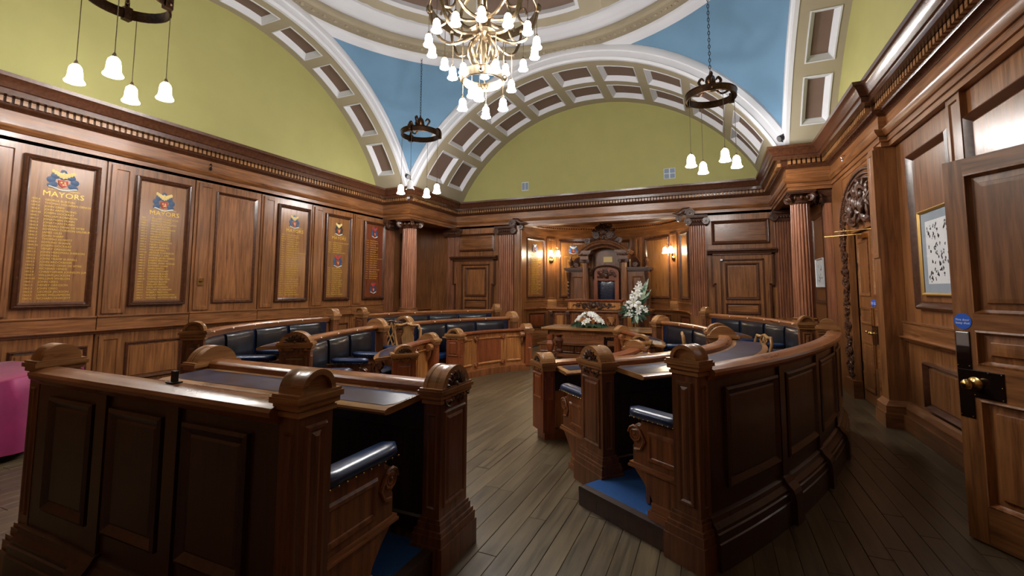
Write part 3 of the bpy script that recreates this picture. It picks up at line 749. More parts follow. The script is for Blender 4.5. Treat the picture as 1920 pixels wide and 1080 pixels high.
def outer_bench(C, label, back, npan=3, arms=True, nst=5, panels=True, aq=.02):
    p = C.f(C.len / 2, 0, .4)
    r = thing('outer_bench', label, 'bench', p, 'high backed benches of the outer ring')
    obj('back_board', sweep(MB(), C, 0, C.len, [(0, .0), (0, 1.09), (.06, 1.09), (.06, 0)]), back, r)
    obj('rail', sweep(MB(), C, .03, C.len - .03, [(-.012, 1.055), (-.03, 1.075), (-.05, 1.09), (-.055, 1.11), (-.045, 1.125), (-.02, 1.132), (.0, 1.14), (.06, 1.143), (.085, 1.135), (.10, 1.118), (.095, 1.09), (.085, 1.075), (.08, 1.055)], .1), RAIL, r, smooth=30)
    obj('plinth', sweep(MB(), C, 0, C.len, [(0, 0), (-.075, 0), (-.075, .15), (-.066, .155), (-.066, .2), (-.055, .205), (-.055, .225), (-.03, .25), (-.022, .275), (-.012, .28), (0, .285)], .1), back, r, smooth=25)
    if panels:
        e = .12; w = (C.len - 2 * e) / npan
        for i in range(npan):
            a, b = e + i * w, e + (i + 1) * w
            panel(r, C.f, a + .075, b - .075, .40, 1.0, back, back, sgn=-1, w=.05, h=.028, nu=nseg(C, a, b, .1), fieldoff=.012)
            if i:
                m = MB(); sweep(m, C, a - .045, a + .045, [(0, .28), (-.018, .28), (-.018, 1.06), (0, 1.06)])
                obj('stile', m, back, r)
                m = MB(); sweep(m, C, a - .065, a + .065, [(0, 0), (-.105, 0), (-.105, .15), (-.095, .2), (-.085, .225), (-.05, .26), (-.03, .29), (0, .3)]); obj('plinth_break', m, back, r)
    # seat side
    m = MB(); sweep(m, C, .1, C.len - .1, [(.06, .55), (.085, .55), (.085, 1.06), (.06, 1.06)]); obj('back_lining', m, NAVY, r)
    sp = cushions(r, C, .2, C.len - .2, [(.085, .57), (.13, .575), (.15, .62), (.155, .8), (.15, .98), (.135, 1.03), (.11, 1.05), (.085, 1.05)], [(.08, .47), (.56, .47), (.585, .49), (.585, .53), (.56, .56), (.3, .572), (.1, .565)])
    m = MB(); sweep(m, C, .1, C.len - .1, [(.5, .14), (.5, .47), (.53, .47), (.53, .14)]); obj('seat_front', m, BV, r)
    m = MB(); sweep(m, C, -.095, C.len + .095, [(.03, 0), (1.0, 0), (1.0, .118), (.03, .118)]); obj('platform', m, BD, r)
    m = MB(); sweep(m, C, -.035, C.len + .035, [(.06, .118), (.06, .132), (1.0, .132), (1.0, .118)]); obj('carpet', m, CARPET, r)
    for (a, b) in ((-.097, -.035), (C.len + .035, C.len + .097)):
        m = MB(); sweep(m, C, a, b, [(.06, .10), (.06, .128), (.07, .136), (.99, .136), (1.0, .128), (1.0, .10)]); obj('kerb_nosing', m, LINING, r)
    for s in sp:
        s = -.01 if s < .25 else C.len + .01 if s > C.len - .25 else s; armrest(r, C, s, .134, -.045, BV, aq)
    studs(r, C, .35, C.len - .35, .098, 1.112, nst)
    for (s, sg) in ((0, -1), (C.len, 1)):
        P, t = C.at(s); N = C.n(s); P = P + N * .085 + t * sg * .022
        end_post(r, P, t * sg, N, 1.15, .09, .175, .105, 0, (POSTW, CAP), False)
    return r
def desk_bench(C, label, boards=False, nst=3, inner=True, sd_=.52, arms=True):
    p = C.f(C.len / 2, 0, 0)
    r = thing('desk_bench', label, 'bench', p, 'middle ring benches with leather topped desks')
    obj('back_board', sweep(MB(), C, 0, C.len, [(-.03, 0), (-.03, .98), (.03, .98), (.03, 0)]), BV, r)
    obj('rail', sweep(MB(), C, .04, C.len - .04, [(-.07, .955), (-.08, .97), (-.08, 1.0), (-.065, 1.015), (-.045, 1.022), (.04, 1.025), (.06, 1.015), (.065, .995), (.055, .97), (.03, .955)], .1), RAIL, r, smooth=30)
    obj('desk_top', sweep(MB(), C, .09, C.len - .09, [(-.07, .93), (-.07, .969), (-.43, .952), (-.455, .944), (-.46, .932), (-.45, .918), (-.42, .915)], .1), CAP, r, smooth=30)
    # worn leather let into the desk, corners cut
    m = MB(); a, b = .10, C.len - .10; k = nseg(C, a, b, .1) if len(C.p) > 2 else 1
    qs = [0, .001] + [i / k for i in range(1, k)] + [.999, 1] if k > 1 else [0, .02, .98, 1]
    Ls = []
    for q in qs:
        e = .05 if q in (0, 1) else 0
        Ls.append([C.f(a + (b - a) * q, .9675, -.13 - e * .2), C.f(a + (b - a) * q, .9555 + e * .047, -.40 + e)])
    m.loops([[l[0], l[1]] for l in Ls], False, False, False); obj('leather_inlay', m, DESKL, r)
    m = MB(); sweep(m, C, .09, C.len - .09, [(-.03, .70), (-.06, .70), (-.06, .72), (-.05, .73), (-.05, .91), (-.03, .91)]); obj('apron', m, LINING, r)
    m = MB(); sweep(m, C, .09, C.len - .09, [(-.03, .13), (-.055, .13), (-.055, .21), (-.045, .225), (-.03, .225)]); obj('lining_skirting', m, BD, r)
    if boards:
        n = int((C.len - .2) / .085); w = (C.len - .2) / n
        for i in range(n):
            m = MB(); s = .1 + i * w
            m.loops([[C.f(s + q, z, u) for (q, u) in ((.001, -.03), (.001, -.04), (.005, -.046), (w - .005, -.046), (w - .001, -.04), (w - .001, -.03))] for z in (.22, .70)])
            obj('lining_board', m, LINING, r)
    if not inner:
        for i in range(3):
            w = (C.len - .3) / 3; panel(r, lambda q, z, u: C.f(q, z, .03 + u), .15 + i * w + .05, .15 + (i + 1) * w - .05, .2, .85, BV, BR, w=.04, h=.025)
    if inner:
        m = MB(); sweep(m, C, .1, C.len - .1, [(.03, .43), (.05, .43), (.05, .95), (.03, .95)]); obj('back_lining', m, NAVY, r)
        sp = cushions(r, C, .2, C.len - .2, [(.05, .45), (.10, .455), (.12, .5), (.125, .68), (.12, .86), (.10, .92), (.08, .94), (.05, .94)], [(.05, .34), (sd_, .34), (sd_ + .025, .36), (sd_ + .025, .40), (sd_, .43), (sd_ * .6, .442), (.07, .435)])
        m = MB(); sweep(m, C, .1, C.len - .1, [(sd_ - .05, .0), (sd_ - .05, .34), (sd_ - .02, .34), (sd_ - .02, 0)]); obj('seat_front', m, BV, r)
        for s in sp if arms else ():
            s = .0 if s < .25 else C.len if s > C.len - .25 else s; armrest(r, C, s, .0, .0, BV, -.07)
        studs(r, C, .35, C.len - .35, .065, .995, nst)
    for (s, sg) in ((0, -1), (C.len, 1)):
        P, t = C.at(s); N = C.n(s)
        end_post(r, P + t * sg * .016, t * sg, N, .985, .17, .315, .115, 0, (POSTW, CAP), True)
    return r
def front_desk(C, label):
    p = C.f(C.len / 2, 0, 0)
    r = thing('front_desk', label, 'desk', p, 'innermost ring desks with carved fronts')
    obj('back_board', sweep(MB(), C, 0, C.len, [(-.03, .1), (-.03, .79), (.03, .79), (.03, .1)]), PALE, r)
    obj('rail', sweep(MB(), C, .05, C.len - .05, [(-.08, .77), (-.09, .79), (-.08, .81), (.05, .82), (.075, .81), (.08, .785), (.06, .765), (.03, .75)], .1), BR, r, smooth=30)
    obj('desk_top', sweep(MB(), C, .09, C.len - .09, [(-.08, .74), (-.08, .772), (-.32, .75), (-.35, .735), (-.34, .717), (-.32, .715)], .1), CAP, r, smooth=30)
    m = MB(); k = nseg(C, .15, C.len - .15, .1)
    m.loops([[C.f(.15 + (C.len - .3) * q / k, .774, -.13), C.f(.15 + (C.len - .3) * q / k, .7565, -.29)] for q in range(k + 1)], False, False, False); obj('leather_inlay', m, DESKL, r)
    m = MB(); sweep(m, C, .09, C.len - .09, [(-.03, .5), (-.05, .5), (-.05, .70), (-.03, .70)]); obj('apron', m, LINING, r)
    obj('base_step', sweep(MB(), C, -.02, C.len + .02, [(-.06, 0), (-.06, .1), (.03, .13), (.09, .13), (.115, .115), (.12, .09), (.12, 0)], .1), BV, r, smooth=30)
    L = C.len; e = .13
    for (a, b, ma) in ((e, e + (L - 2 * e) * .22, PALE), (e + (L - 2 * e) * .28, e + (L - 2 * e) * .72, BR), (e + (L - 2 * e) * .78, L - e, PALE)):
        F = lambda s, z, u: C.f(s, z, .03 + u)
        panel(r, F, a, b, .2, .68, PALE, ma, w=.035, h=.025, nu=nseg(C, a, b, .1))
        if ma is BR:
            m = MB()
            for (s, z) in ((a, .2), (a, .68), (b, .2), (b, .68)):
                for q in range(3): curl(m, lambda x, y, w, q=q, s=s, z=z: C.f(s + x, z + y + .03 * (q - 1), .055 + w), .04, q * 2.1, 1)
            obj('corner_carving', m, BR, r, smooth=60, kind='stuff')
        m = MB(); n = int((b - a) / .03)
        for q in range(n):
            for z in (.195, .685): m.ball(C.f(a + (q + .5) * (b - a) / n, z, .045), .009, 5, 3)
        obj('bead_trim', m, PALE, r, kind='stuff')
    for s in (.14, L - .14):
        m = MB()
        P, t = C.at(s); N = C.n(s)
        F = lambda x, y, w: (P.x + N.x * (.08 + x) + t.x * w, P.y + N.y * (.08 + x) + t.y * w, .70 + y)
        m.lathe([(.055, -.045), (.06, -.04), (.06, .04), (.055, .045)], 14, lambda x, y, z: F(x, y, z))
        m.tube([F(.0, -.03, 0), F(-.005, -.12, 0), F(-.03, -.2, 0)], [.04, .03, .015], 6)
        obj('scroll_bracket', m, RAIL, r, smooth=40)
    for (s, sg) in ((0, -1), (C.len, 1)):
        P, t = C.at(s); N = C.n(s)
        end_post(r, P, t * sg, N, .79, .135, .27, .14, .1, (BR, CAP), True, False)
    return r
outer_bench(line((-3.56, 1.36), (-1.58, 1.36)), 'straight shaded back bench nearest the viewpoint with three tall panels', BD, 3, nst=0)
outer_bench(arc3((-.065, 3.02), (.79, 4.70), (1.30, 6.44), 16), 'curved shaded back bench beside the open door, blue carpet at its end', BD, 4, nst=4, aq=-.10)
outer_bench(arc3((-4.80, 2.90), (-5.65, 4.15), (-5.86, 5.79), 16, -1), 'curved bench with five navy back cushions under the blank wall panel', BV, 5)
outer_bench(arc3((-5.84, 6.48), (-5.53, 8.1), (-4.6, 9.49), 16, -1), 'curved navy bench in front of the left free standing column', BV, 5, nst=4)
outer_bench(arc3((1.2, 7.2), (.83, 8.72), (-.06, 9.92), 16), 'curved navy bench in front of the red column right of the recess', BV, 5)
desk_bench(line((-3.75, 2.5), (-1.55, 2.5)), 'straight leather topped desk behind the nearest shaded bench', True, 0, False)
desk_bench(arc3((-.90, 3.87), (-.12, 5.08), (.10, 6.59), 14), 'curved bench with long blue desk top inside the bench by the open door', True, 0)
desk_bench(arc3((-4.2, 3.72), (-4.68, 4.72), (-4.9, 5.85), 14, -1), 'curved bench with three navy cushions before the five cushion bench', False, 3)
desk_bench(arc3((-4.88, 6.57), (-4.62, 7.72), (-3.95, 8.98), 14, -1), 'curved bench with three navy cushions behind the carved front with the red panel', False, 3, True, .3, False)
desk_bench(arc3((.05, 7.2), (-.2, 8.05), (-.9, 8.95), 14), 'curved navy bench with buttons on its rail, right of the table', False, 3)
front_desk(arc3((-3.5, 4.7), (-3.95, 5.35), (-4.1, 6.15), 10, -1), 'low curved desk with carved post beside the pale splat chair')
front_desk(arc3((-4.17, 7.05), (-3.98, 7.95), (-3.48, 8.68), 10, -1), 'low curved desk whose front carries a wide red carved panel')
front_desk(arc3((-1.72, 4.8), (-1.18, 5.55), (-1.0, 6.5), 10), 'low curved desk at the right of the central gangway')
front_desk(arc3((-1.05, 7.35), (-1.2, 8.3), (-1.63, 9.0), 10), 'low curved desk just right of the table with white flowers')
m = MB(); m.box(-2.405, -2.375, 1.40, 1.418, 1.15, 1.20).box(-2.42, -2.36, 1.385, 1.43, 1.144, 1.15)
t = obj('desk_socket', m, BLACKP); t['label'] = 'small black upright socket standing on the nearest bench rail'; t['category'] = 'socket'

# ------------------------------------------------------------------ honour boards
ROT_L = Matrix(((0, 0, 1), (1, 0, 0), (0, 1, 0)))     # text facing +X, reading along +Y
def crest(parent, F, w, h, blue=CB, top=CGOLD):
    # mantling, wings, shield and ribbon in low relief;  F(x, z, out) with x,z from -1..1 times w,h
    c = MB()
    for (x, z, r) in ((-.75, -.1, .3), (.75, -.1, .3), (-.6, -.5, .3), (.6, -.5, .3), (-.5, .3, .3), (.5, .3, .3), (0, .35, .35), (-.8, -.62, .2), (.8, -.62, .2), (0, .75, .22)):
        c.ball((0, 0, 0), 1, 8, 4, lambda a, b, q, x=x, z=z, r=r: F((x + a * r) * w, (z + b * r) * h, q * .004))
    o = obj('crest', c, blue, parent, smooth=60)
    c = MB()
    for sd in (-1, 1):
        for k in range(4): c.ball((0, 0, 0), 1, 6, 4, lambda a, b, q, k=k, sd=sd: F((sd * (.18 + .16 * k) + a * .13) * w, (.42 + .1 * k + b * (.28 - .03 * k)) * h, .003 + q * .003))
    c.ball((0, 0, 0), 1, 8, 4, lambda a, b, q: F(a * .14 * w, (.42 + b * .34) * h, .004 + q * .003))
    obj('crest_wing', c, top, o, smooth=60)
    c = MB(); c.loops([[F(x * w, z * h, q) for (x, z) in ((-.3, -.05), (.3, -.05), (.3, -.4), (.16, -.62), (0, -.72), (-.16, -.62), (-.3, -.4))] for q in (.002, .008)]); obj('crest_shield', c, CRED, o)
    c = MB()
    for (x, z) in ((-.12, -.25), (.1, -.25), (0, -.45), (.14, -.42)): c.ball((0, 0, 0), 1, 6, 3, lambda a, b, q, x=x, z=z: F((x + a * .09) * w, (z + b * .09) * h, .008 + q * .002))
    obj('crest_charge', c, CGOLD, o, smooth=60)
    c = MB(); pts = [F((-.9 + 1.8 * i / 12) * w, (-.86 + .12 * cos(i / 12 * 2 * pi)) * h, .004) for i in range(13)]
    c.tube(pts, .07 * h, 5); obj('crest_ribbon', c, CWHITE, o, smooth=60)
    return o
N1 = "GEORGE BURTON|THOMAS HOUSMAN DENCH|JOHN GREG|JOHN ARMSTRONG|JOSEPH DOCKRAY|WILLIAM ROBINSON|JONATHAN DUNN|JONATHAN DUNN|EDWARD DENIS DE VITRE|EDWARD DODSON SALISBURY|JAMES GILES|JOHN SHARP|THOMAS HOWITT|EDMUND SHARPE|JOSEPH DOCKRAY|HENRY GREGSON|JOHN HERDMAN SHERSON|JOHN HALL|JOHN TRAMP BURRELL|JOHN BROCKBANK|EDWARD DENIS DE VITRE|RICHARD HINDE|CHRISTOPHER JOHNSON JUNR|WILLIAM JACKSON|WILLIAM WHELON|JOHN GREG|HENRY GREGSON|JOHN GREG|GEORGE JACKSON|JAMES WILLIAMSON|RICHARD FAWCETT".split('|')
N2 = "WILLIAM STORRS HOPE|THOMAS STOREY|RICHARD COUPLAND|WILLIAM ROPER|WILLIAM BRADSHAW|CHARLES BLADES|WILLIAM STOREY|HERBERT STOREY|THOMAS STOREY|THOMAS PRESTON|HENRY WELCH|ABRAM SEWARD|WILLIAM HALL|GEORGE CLEMINSON|EDWARD CLARK|SAMUEL JAMES HARRIS|JOSEPH FENTON|DANIEL JAMES HODGE|EDWARD CLARK|JAMES HATCH|THOMAS STOREY|CHARLES BLADES|CHARLES BLADES|THOMAS PRESTON|CHARLES BLADES|WILLIAM SMITH|JOHN AITCHISON|WILLIAM HELMSHAW|ROBERT PRESTON|WILLIAM HUNTINGTON|NORVAL WATSON HELME".split('|')
N4 = "WILLIAM BRIGGS|ROBERT ROBERTS|WILLIAM HALL|THOMAS SEWARD|GEORGE PARKER|JAMES HERON|WILLIAM WRIGHT|ROBERT SIMPSON|CHARLES EDWARD DOUTHWAITE|HENRY HOLDEN|ALFRED TURNER|JAMES GARDNER|THOMAS DAVIS|JOHN HARRISON WILD|JAMES SPENCER|WILLIAM MARTIN|GEORGE BARROW|ISAAC CURWEN|ROBERT BRIDGE|THOMAS TILLY|JOHN PARKINSON|EDWARD MILLER|JAMES COCKSHOTT|HENRY WARBRICK|ALFRED SMITH|THOMAS CROSS|JOHN GARDNER|WILLIAM ATKINSON".split('|')
def names(i0, i1, src): return src[i0 % len(src):] [:i1 - i0] if i0 % len(src) + i1 - i0 <= len(src) else (src * 3)[i0 % len(src):i0 % len(src) + i1 - i0]
def span(y, n, long=True):
    return ["%d-%s" % (y + i, str(y + i + 1)[-2:] if (y + i + 1) % 10 == 0 else str(y + i + 1)[-1]) for i in range(n)]
def honour_board(k, label, blocks, field=BOARD, crests=()):
    g = 2.285 + 1.204 * k; y0, y1 = g + .36, g + 1.13
    t = thing('honour_board', label, 'honour board', (XL + .035, (y0 + y1) / 2, 1.34), 'gilded honour boards on the panelled wall')
    F = lambda y, z, u: (XL + .036 + u, y, z)
    m = MB(); spanel(m, F, y0, y1, 1.34, 3.25, [(0, 0), (0, .05), (.018, .062), (.03, .052), (.04, .062), (.055, .03), (.07, .022)], fill=False); obj('frame', m, WM, t, smooth=25)
    m = MB(); spanel(m, F, y0 + .068, y1 - .068, 1.408, 3.182, [(0, .02), (.001, .021)]); obj('board_field', m, field, t)
    mid = (y0 + y1) / 2; X = XL + .036 + .0225
    for (z, w, h, bl, tp) in crests: crest(t, lambda x, q, o, z=z: (X + o, mid + x, z + q), w, h, bl, tp)
    for (hd, zh, nm, dt, z0, z1) in blocks:
        if hd:
            text('heading', hd, .098, GOLD, Matrix.Translation((X, mid + .02, zh)) @ ROT_L.to_4x4(), t, 'CENTER', sx=1.1)
            text('sub_heading', 'BOROUGH OF LANCASTER', .024, GOLD, Matrix.Translation((X, mid + .02, zh + .085)) @ ROT_L.to_4x4(), t, 'CENTER', sx=1.1)
        n = len(nm); sp = (z0 - z1) / max(1, n - 1)
        text('name_lettering', '\n'.join(nm), .036, GOLD, Matrix.Translation((X, y0 + .225, z0 - .012)) @ ROT_L.to_4x4(), t, sp=sp / .036)
        text('year_lettering', '\n'.join(dt), .030, GOLD, Matrix.Translation((X, y0 + .095, z0 - .011)) @ ROT_L.to_4x4(), t, sp=sp / .030)
    return t
honour_board(0, 'gilded board of MAYORS nearest the viewpoint, blue and gold crest on top', [('MAYORS', 2.76, N1, span(1835, 31), 2.71, 1.46)], crests=[(2.99, .16, .14, CB, CGOLD)])
honour_board(1, 'gilded board of MAYORS between the first board and the blank panel', [('MAYORS', 2.70, N2, span(1866, 31), 2.645, 1.45)], crests=[(2.92, .15, .15, CB, CGOLD)])
honour_board(3, 'gilded board of MAYORS next after the blank panel', [('MAYORS', 2.72, N4, span(1897, 28), 2.66, 1.47)], crests=[(2.94, .12, .14, CB, CGOLD)])
honour_board(4, 'gilded board carrying two crests, one above and one mid height', [('MAYORS', 2.70, N4[8:14], span(1926, 6), 2.62, 2.40), (None, 0, N4[14:28], span(1932, 14), 2.05, 1.47)], crests=[(2.94, .12, .15, CBLACK, CGOLD), (2.22, .13, .15, CB, CRED)])
honour_board(5, 'red brown gilded board with a crest at top and bottom', [(None, 0, N4[:18], span(1956, 18), 2.78, 1.85)], BOARDR, crests=[(3.0, .11, .14, CB, CRED), (1.62, .11, .14, CB, CRED)])
def apse_board(a, b, label, lines, cw):
    mid = (a + b) / 2; P, tt = AP.at(mid); nn = AP.n(mid)
    t = thing('honour_board', label, 'honour board', (P.x, P.y, 1.36), 'gilded honour boards in the curved recess')
    m = MB(); spanel(m, AF, a, b, 1.36, 3.06, [(0, 0), (0, .035), (.02, .05), (.04, .04), (.06, .012)], 8, fill=False); obj('frame', m, WM, t, smooth=25)
    m = MB(); spanel(m, AF, a + .058, b - .058, 1.418, 3.002, [(0, .01), (.001, .012)], 8); obj('board_field', m, BOARD, t, smooth=40)
    off = .03
    B = Vector((P.x + nn.x * off, P.y + nn.y * off, 0)); sd = Vector((tt.x, tt.y, 0)); ou = Vector((nn.x, nn.y, 0))
    Mx = Matrix((sd, Vector((0, 0, 1)), ou)).transposed().to_4x4()
    crest(t, lambda x, q, o: tuple(B + sd * x + ou * o + Vector((0, 0, 2.8 + q))), cw, .13, CBLUE2, CWHITE)
    w = b - a - .16; sz = .045
    text('heading', lines[0], .06, GOLD, Matrix.Translation(B + Vector((0, 0, 2.56))) @ Mx, t, 'CENTER', sx=.7 if w < .5 else 1)
    text('name_lettering', '\n'.join(lines[1]), sz, GOLD, Matrix.Translation(B + sd * (-w / 2 + w * .26) + Vector((0, 0, 2.46))) @ Mx, t, sx=.62 if w < .5 else .9, sp=1.1)
    text('year_lettering', '\n'.join(lines[2]), sz * .9, GOLD, Matrix.Translation(B + sd * (-w / 2) + Vector((0, 0, 2.46))) @ Mx, t, sx=.55 if w < .5 else .8, sp=1.1 / .9)
sa = [apx(-4.85), apx(-4.57), apx(-4.24), apx(-3.45)]
apse_board(sa[0], sa[1], 'narrow gilded board with blue crest at the left end of the recess', ('MAYORS', N2[:21], span(1974, 21)), .09)
apse_board(sa[2], sa[3], 'gilded board with blue crest half hidden by the left wing of the throne', ('CITY OF LANCASTER', ['MAYORS'] + N1[:20], [''] + span(1996, 20)), .14)

# ------------------------------------------------------------------ throne, rostrum, table
m = MB(); m.box(-4.15, -1.3, 11.18, 13.3, 0, .22)
rost = thing('rostrum', 'low panelled platform carrying the throne and its desk', 'platform', (-2.75, 11.3, 0))
obj('platform_deck', MB().box(-4.15, -1.3, 11.2, 13.0, .0, .24), WH, rost)
obj('nosing', MB().box(-4.18, -1.27, 11.16, 11.26, .21, .24), RAIL, rost)
for i in range(6):
    a = -4.12 + i * .47; m = MB(); spanel(m, lambda x, z, u: (x, 11.2 - u, z), a, a + .44, .02, .22, [(0, 0), (0, .012), (.02, .02), (.035, .012)]); obj('riser_panel', m, BV, rost)
# mayor's desk
dk = thing('rostrum_desk', 'carved oak desk standing before the throne', 'desk', (-2.78, 11.75, .24))
def FY(y): return lambda x, z, u: (x, y - u, z)
m = MB(); m.box(-4.0, -1.42, 11.68, 12.1, .24, 1.03); obj('desk_body', m, BV, dk)
obj('plinth', MB().box(-4.04, -1.38, 11.62, 12.1, .24, .34), BH, dk)
m = MB(); m.box(-4.06, -3.5, 11.55, 12.15, 1.08, 1.12).box(-2.1, -1.36, 11.55, 12.15, 1.08, 1.12).box(-4.03, -1.39, 11.6, 12.15, 1.03, 1.08); obj('desk_top', m, RAIL, dk)
up = obj('upper_panel', MB().box(-3.48, -2.13, 11.6, 11.95, 1.08, 1.31), PALE, dk)
obj('top_moulding', MB().box(-3.55, -2.06, 11.54, 12.0, 1.31, 1.345).box(-3.52, -2.09, 11.57, 12.0, 1.29, 1.31), BR, up)
m = MB()
for i in range(46): m.box(-3.5 + i * .03, -3.482 + i * .03, 11.58, 11.62, 1.075, 1.10)
obj('tooth_trim', m, DK, up, kind='stuff')
m = MB(); random.seed(3)
m.ball((-2.8, 11.58, 1.19), (.07, .04, .07), 10, 6)
for sd in (-1, 1):
    for i in range(14):
        q = i / 13; curl(m, lambda p, w_, o, q=q, i=i, sd=sd: (-2.8 + sd * (.1 + .42 * q) + p, 11.595 - o, 1.19 + .05 * sin(i * 2.1) * (1 - q) + w_), .06 * (1.1 - q * .7), i * 1.3, sd)
    volute(m, lambda x, y, w, sd=sd: (-2.8 + sd * .2 + x * sd, 11.585 - w, 1.2 + y), .06)
    volute(m, lambda x, y, w, sd=sd: (-2.8 + sd * .40 + x * sd, 11.585 - w, 1.2 + y), .05)
for i in range(7): m.ball((-2.8 + .06 * (i - 3), 11.59, 1.27 - .01 * abs(i - 3)), (.035, .02, .025), 6, 4)
obj('carving', m, DK, up, smooth=60, kind='stuff')
for (a, b, mt) in ((-3.86, -3.6, PALE), (-2.02, -1.72, PALE), (-3.3, -2.98, PALE), (-2.52, -2.28, PALE), (-2.92, -2.58, PALE)):
    panel(dk, FY(11.68), a, b, .42, .96, BH, mt, w=.045, h=.03)
for x in (-3.95, -3.49, -2.13, -1.62):
    m = MB()
    m.loops([[(x + e, 11.68 - u, z) for (u, z) in ((0, 1.03), (.11, 1.03), (.12, .97), (.10, .92), (.06, .88), (.045, .8), (.05, .72), (.02, .66), (0, .66))] for e in (-.045, .045)])
    m.lathe([(.05, -.05), (.05, .05)], 10, lambda a, b, c, x=x: (x + c, 11.60 + a * .8, .96 + b))
    obj('bracket', m, DK, dk, smooth=35)
# throne
th = thing('throne', 'tall carved oak throne with arched hood and blue seat back', 'throne', (-2.8, 13.1, .24))
Y0 = 13.0
def slabY(x0, x1, y0, y1, z0, z1): return MB().box(x0, x1, y0, y1, z0, z1)
obj('back_panel', slabY(-3.35, -2.25, 13.28, 13.4, .24, 2.7), TV, th)
for (a, b, nm) in ((-3.92, -3.38, 'wing'), (-2.2, -1.60, 'wing')):
    w = obj(nm, slabY(a, b, 13.05, 13.4, .24, 2.12), TV, th)
    F = FY(13.05)
    panel(w, F, a + .14, b - .06 if a < -3 else b - .18, 1.3, 1.98, TV, TV, w=.05, h=.03)
    m = MB(); m.box(a - .03, b + .03, 13.0, 13.42, 2.12, 2.15).box(a - .06, b + .06, 12.96, 13.44, 2.15, 2.19).box(a - .08, b + .08, 12.94, 13.45, 2.19, 2.225)
    obj('wing_cornice', m, DK, w)
    xe = a + .05 if a < -3 else b - .05
    m = MB(); m.tube([(xe, 13.0, 1.2), (xe, 12.99, 1.5), (xe, 13.0, 1.8), (xe, 12.96, 2.0), (xe, 12.95, 2.1)], [.03, .035, .04, .06, .065], 8)
    for i in range(7): m.ball((xe, 12.97, 1.35 + i * .11), (.05, .035, .04), 6, 4)
    obj('side_scroll', m, DK, w, smooth=60)
    m = MB(); m.lathe([(.05, 2.225), (.05, 2.25), (.02, 2.27), (.03, 2.29), (.065, 2.36), (.075, 2.42), (.05, 2.46), (.03, 2.47), (.035, 2.49), (.012, 2.53), (.015, 2.56), (.002, 2.585)], 14, c=(xe + (.03 if a < -3 else -.03), 13.1))
    obj('urn_finial', m, DK, w, smooth=40)
for x in (-3.37, -2.27):
    m = MB(); m.lathe([(.1, .24), (.1, 1.0), (.115, 1.02), (.105, 1.08), (.092, 1.1), (.092, 1.5), (.08, 2.36)], 48, c=(x, 12.98), rf=fl(14, .12)); c = obj('column', m, TV, th, smooth=50)
    m = MB(); m.lathe([(.085, 2.36), (.1, 2.38), (.09, 2.40), (.12, 2.44)], 14, c=(x, 12.98)); m.box(x - .13, x + .13, 12.85, 13.11, 2.44, 2.47)
    for sd in (-1, 1): volute(m, lambda a, b, w, sd=sd, x=x: (x + sd * .1 + a * sd, 12.86 - w, 2.40 + b), .05)
    obj('capital', m, DK, c, smooth=40)
    m = MB(); m.box(x - .12, x + .12, 12.86, 13.4, 2.47, 2.6).box(x - .17, x + .17, 12.8, 13.4, 2.6, 2.63).box(x - .2, x + .2, 12.76, 13.4, 2.63, 2.665).box(x - .22, x + .22, 12.74, 13.4, 2.665, 2.70)
    obj('entablature_block', m, TV, c)
    m = MB()
    for i in range(5): m.ball((x - .14 + .07 * i, 12.79, 2.575), (.028, .02, .022), 6, 4)
    obj('carving', m, DK, c, smooth=60, kind='stuff')
# arched hood
K = 20; Ls = []
c0x = -2.81; cz = 2.24; R0 = .84
for i in range(K + 1):
    g = rad(34 + 112 * i / K); Ls.append([(c0x - r * cos(g), y, cz + (r * sin(g)) * .86) for (r, y) in ((R0 - .2, 13.38), (R0 - .2, 12.86), (R0 - .12, 12.84), (R0 - .1, 12.78), (R0 - .03, 12.76), (R0 - .02, 12.72), (R0 + .02, 12.71), (R0 + .02, 13.38))])
m = MB(); m.loops(Ls); hood = obj('hood', m, TV, th, smooth=35)
m = MB()
for i in range(34):
    g = rad(36 + 108 * i / 33); m.ball((c0x - (R0 - .14) * cos(g), 12.83, cz + (R0 - .14) * sin(g) * .86), (.016, .02, .026), 5, 3)
obj('bead_trim', m, DK, hood, kind='stuff')
random.seed(11); m = MB()
for i in range(120):
    z = random.random(); hw = .60 * (1 - z) ** .75 + .04 if z > .35 else .64 - .5 * z
    x = random.uniform(-hw, hw); base = 2.24 + sqrt(max(0, .84 ** 2 - x * x)) * .86
    zz = base - .02 + (3.53 - 2.96) * z * (1 if abs(x) < .3 else .55); yy = 12.86 + random.uniform(-.05, .03)
    curl(m, lambda p, q, w, x=x, zz=zz, yy=yy: (c0x + x + p, yy - w, zz + q), random.uniform(.045, .075), random.uniform(0, 6.28), random.choice((-1, 1)))
for sd in (-1, 1):
    volute(m, lambda x, y, w, sd=sd: (c0x + sd * .2 + x * sd, 12.8 - w, 3.12 + y), .10); volute(m, lambda x, y, w, sd=sd: (c0x + sd * .45 + x * sd, 12.8 - w, 2.97 + y), .09)
    volute(m, lambda x, y, w, sd=sd: (c0x + sd * .1 + x * sd, 12.8 - w, 3.34 + y), .07)
m.ball((c0x, 12.8, 3.24), (.09, .05, .12), 8, 6); m.ball((c0x, 12.82, 3.5), (.05, .04, .06), 8, 6)
obj('crest_carving', m, DK, th, smooth=60, kind='stuff')
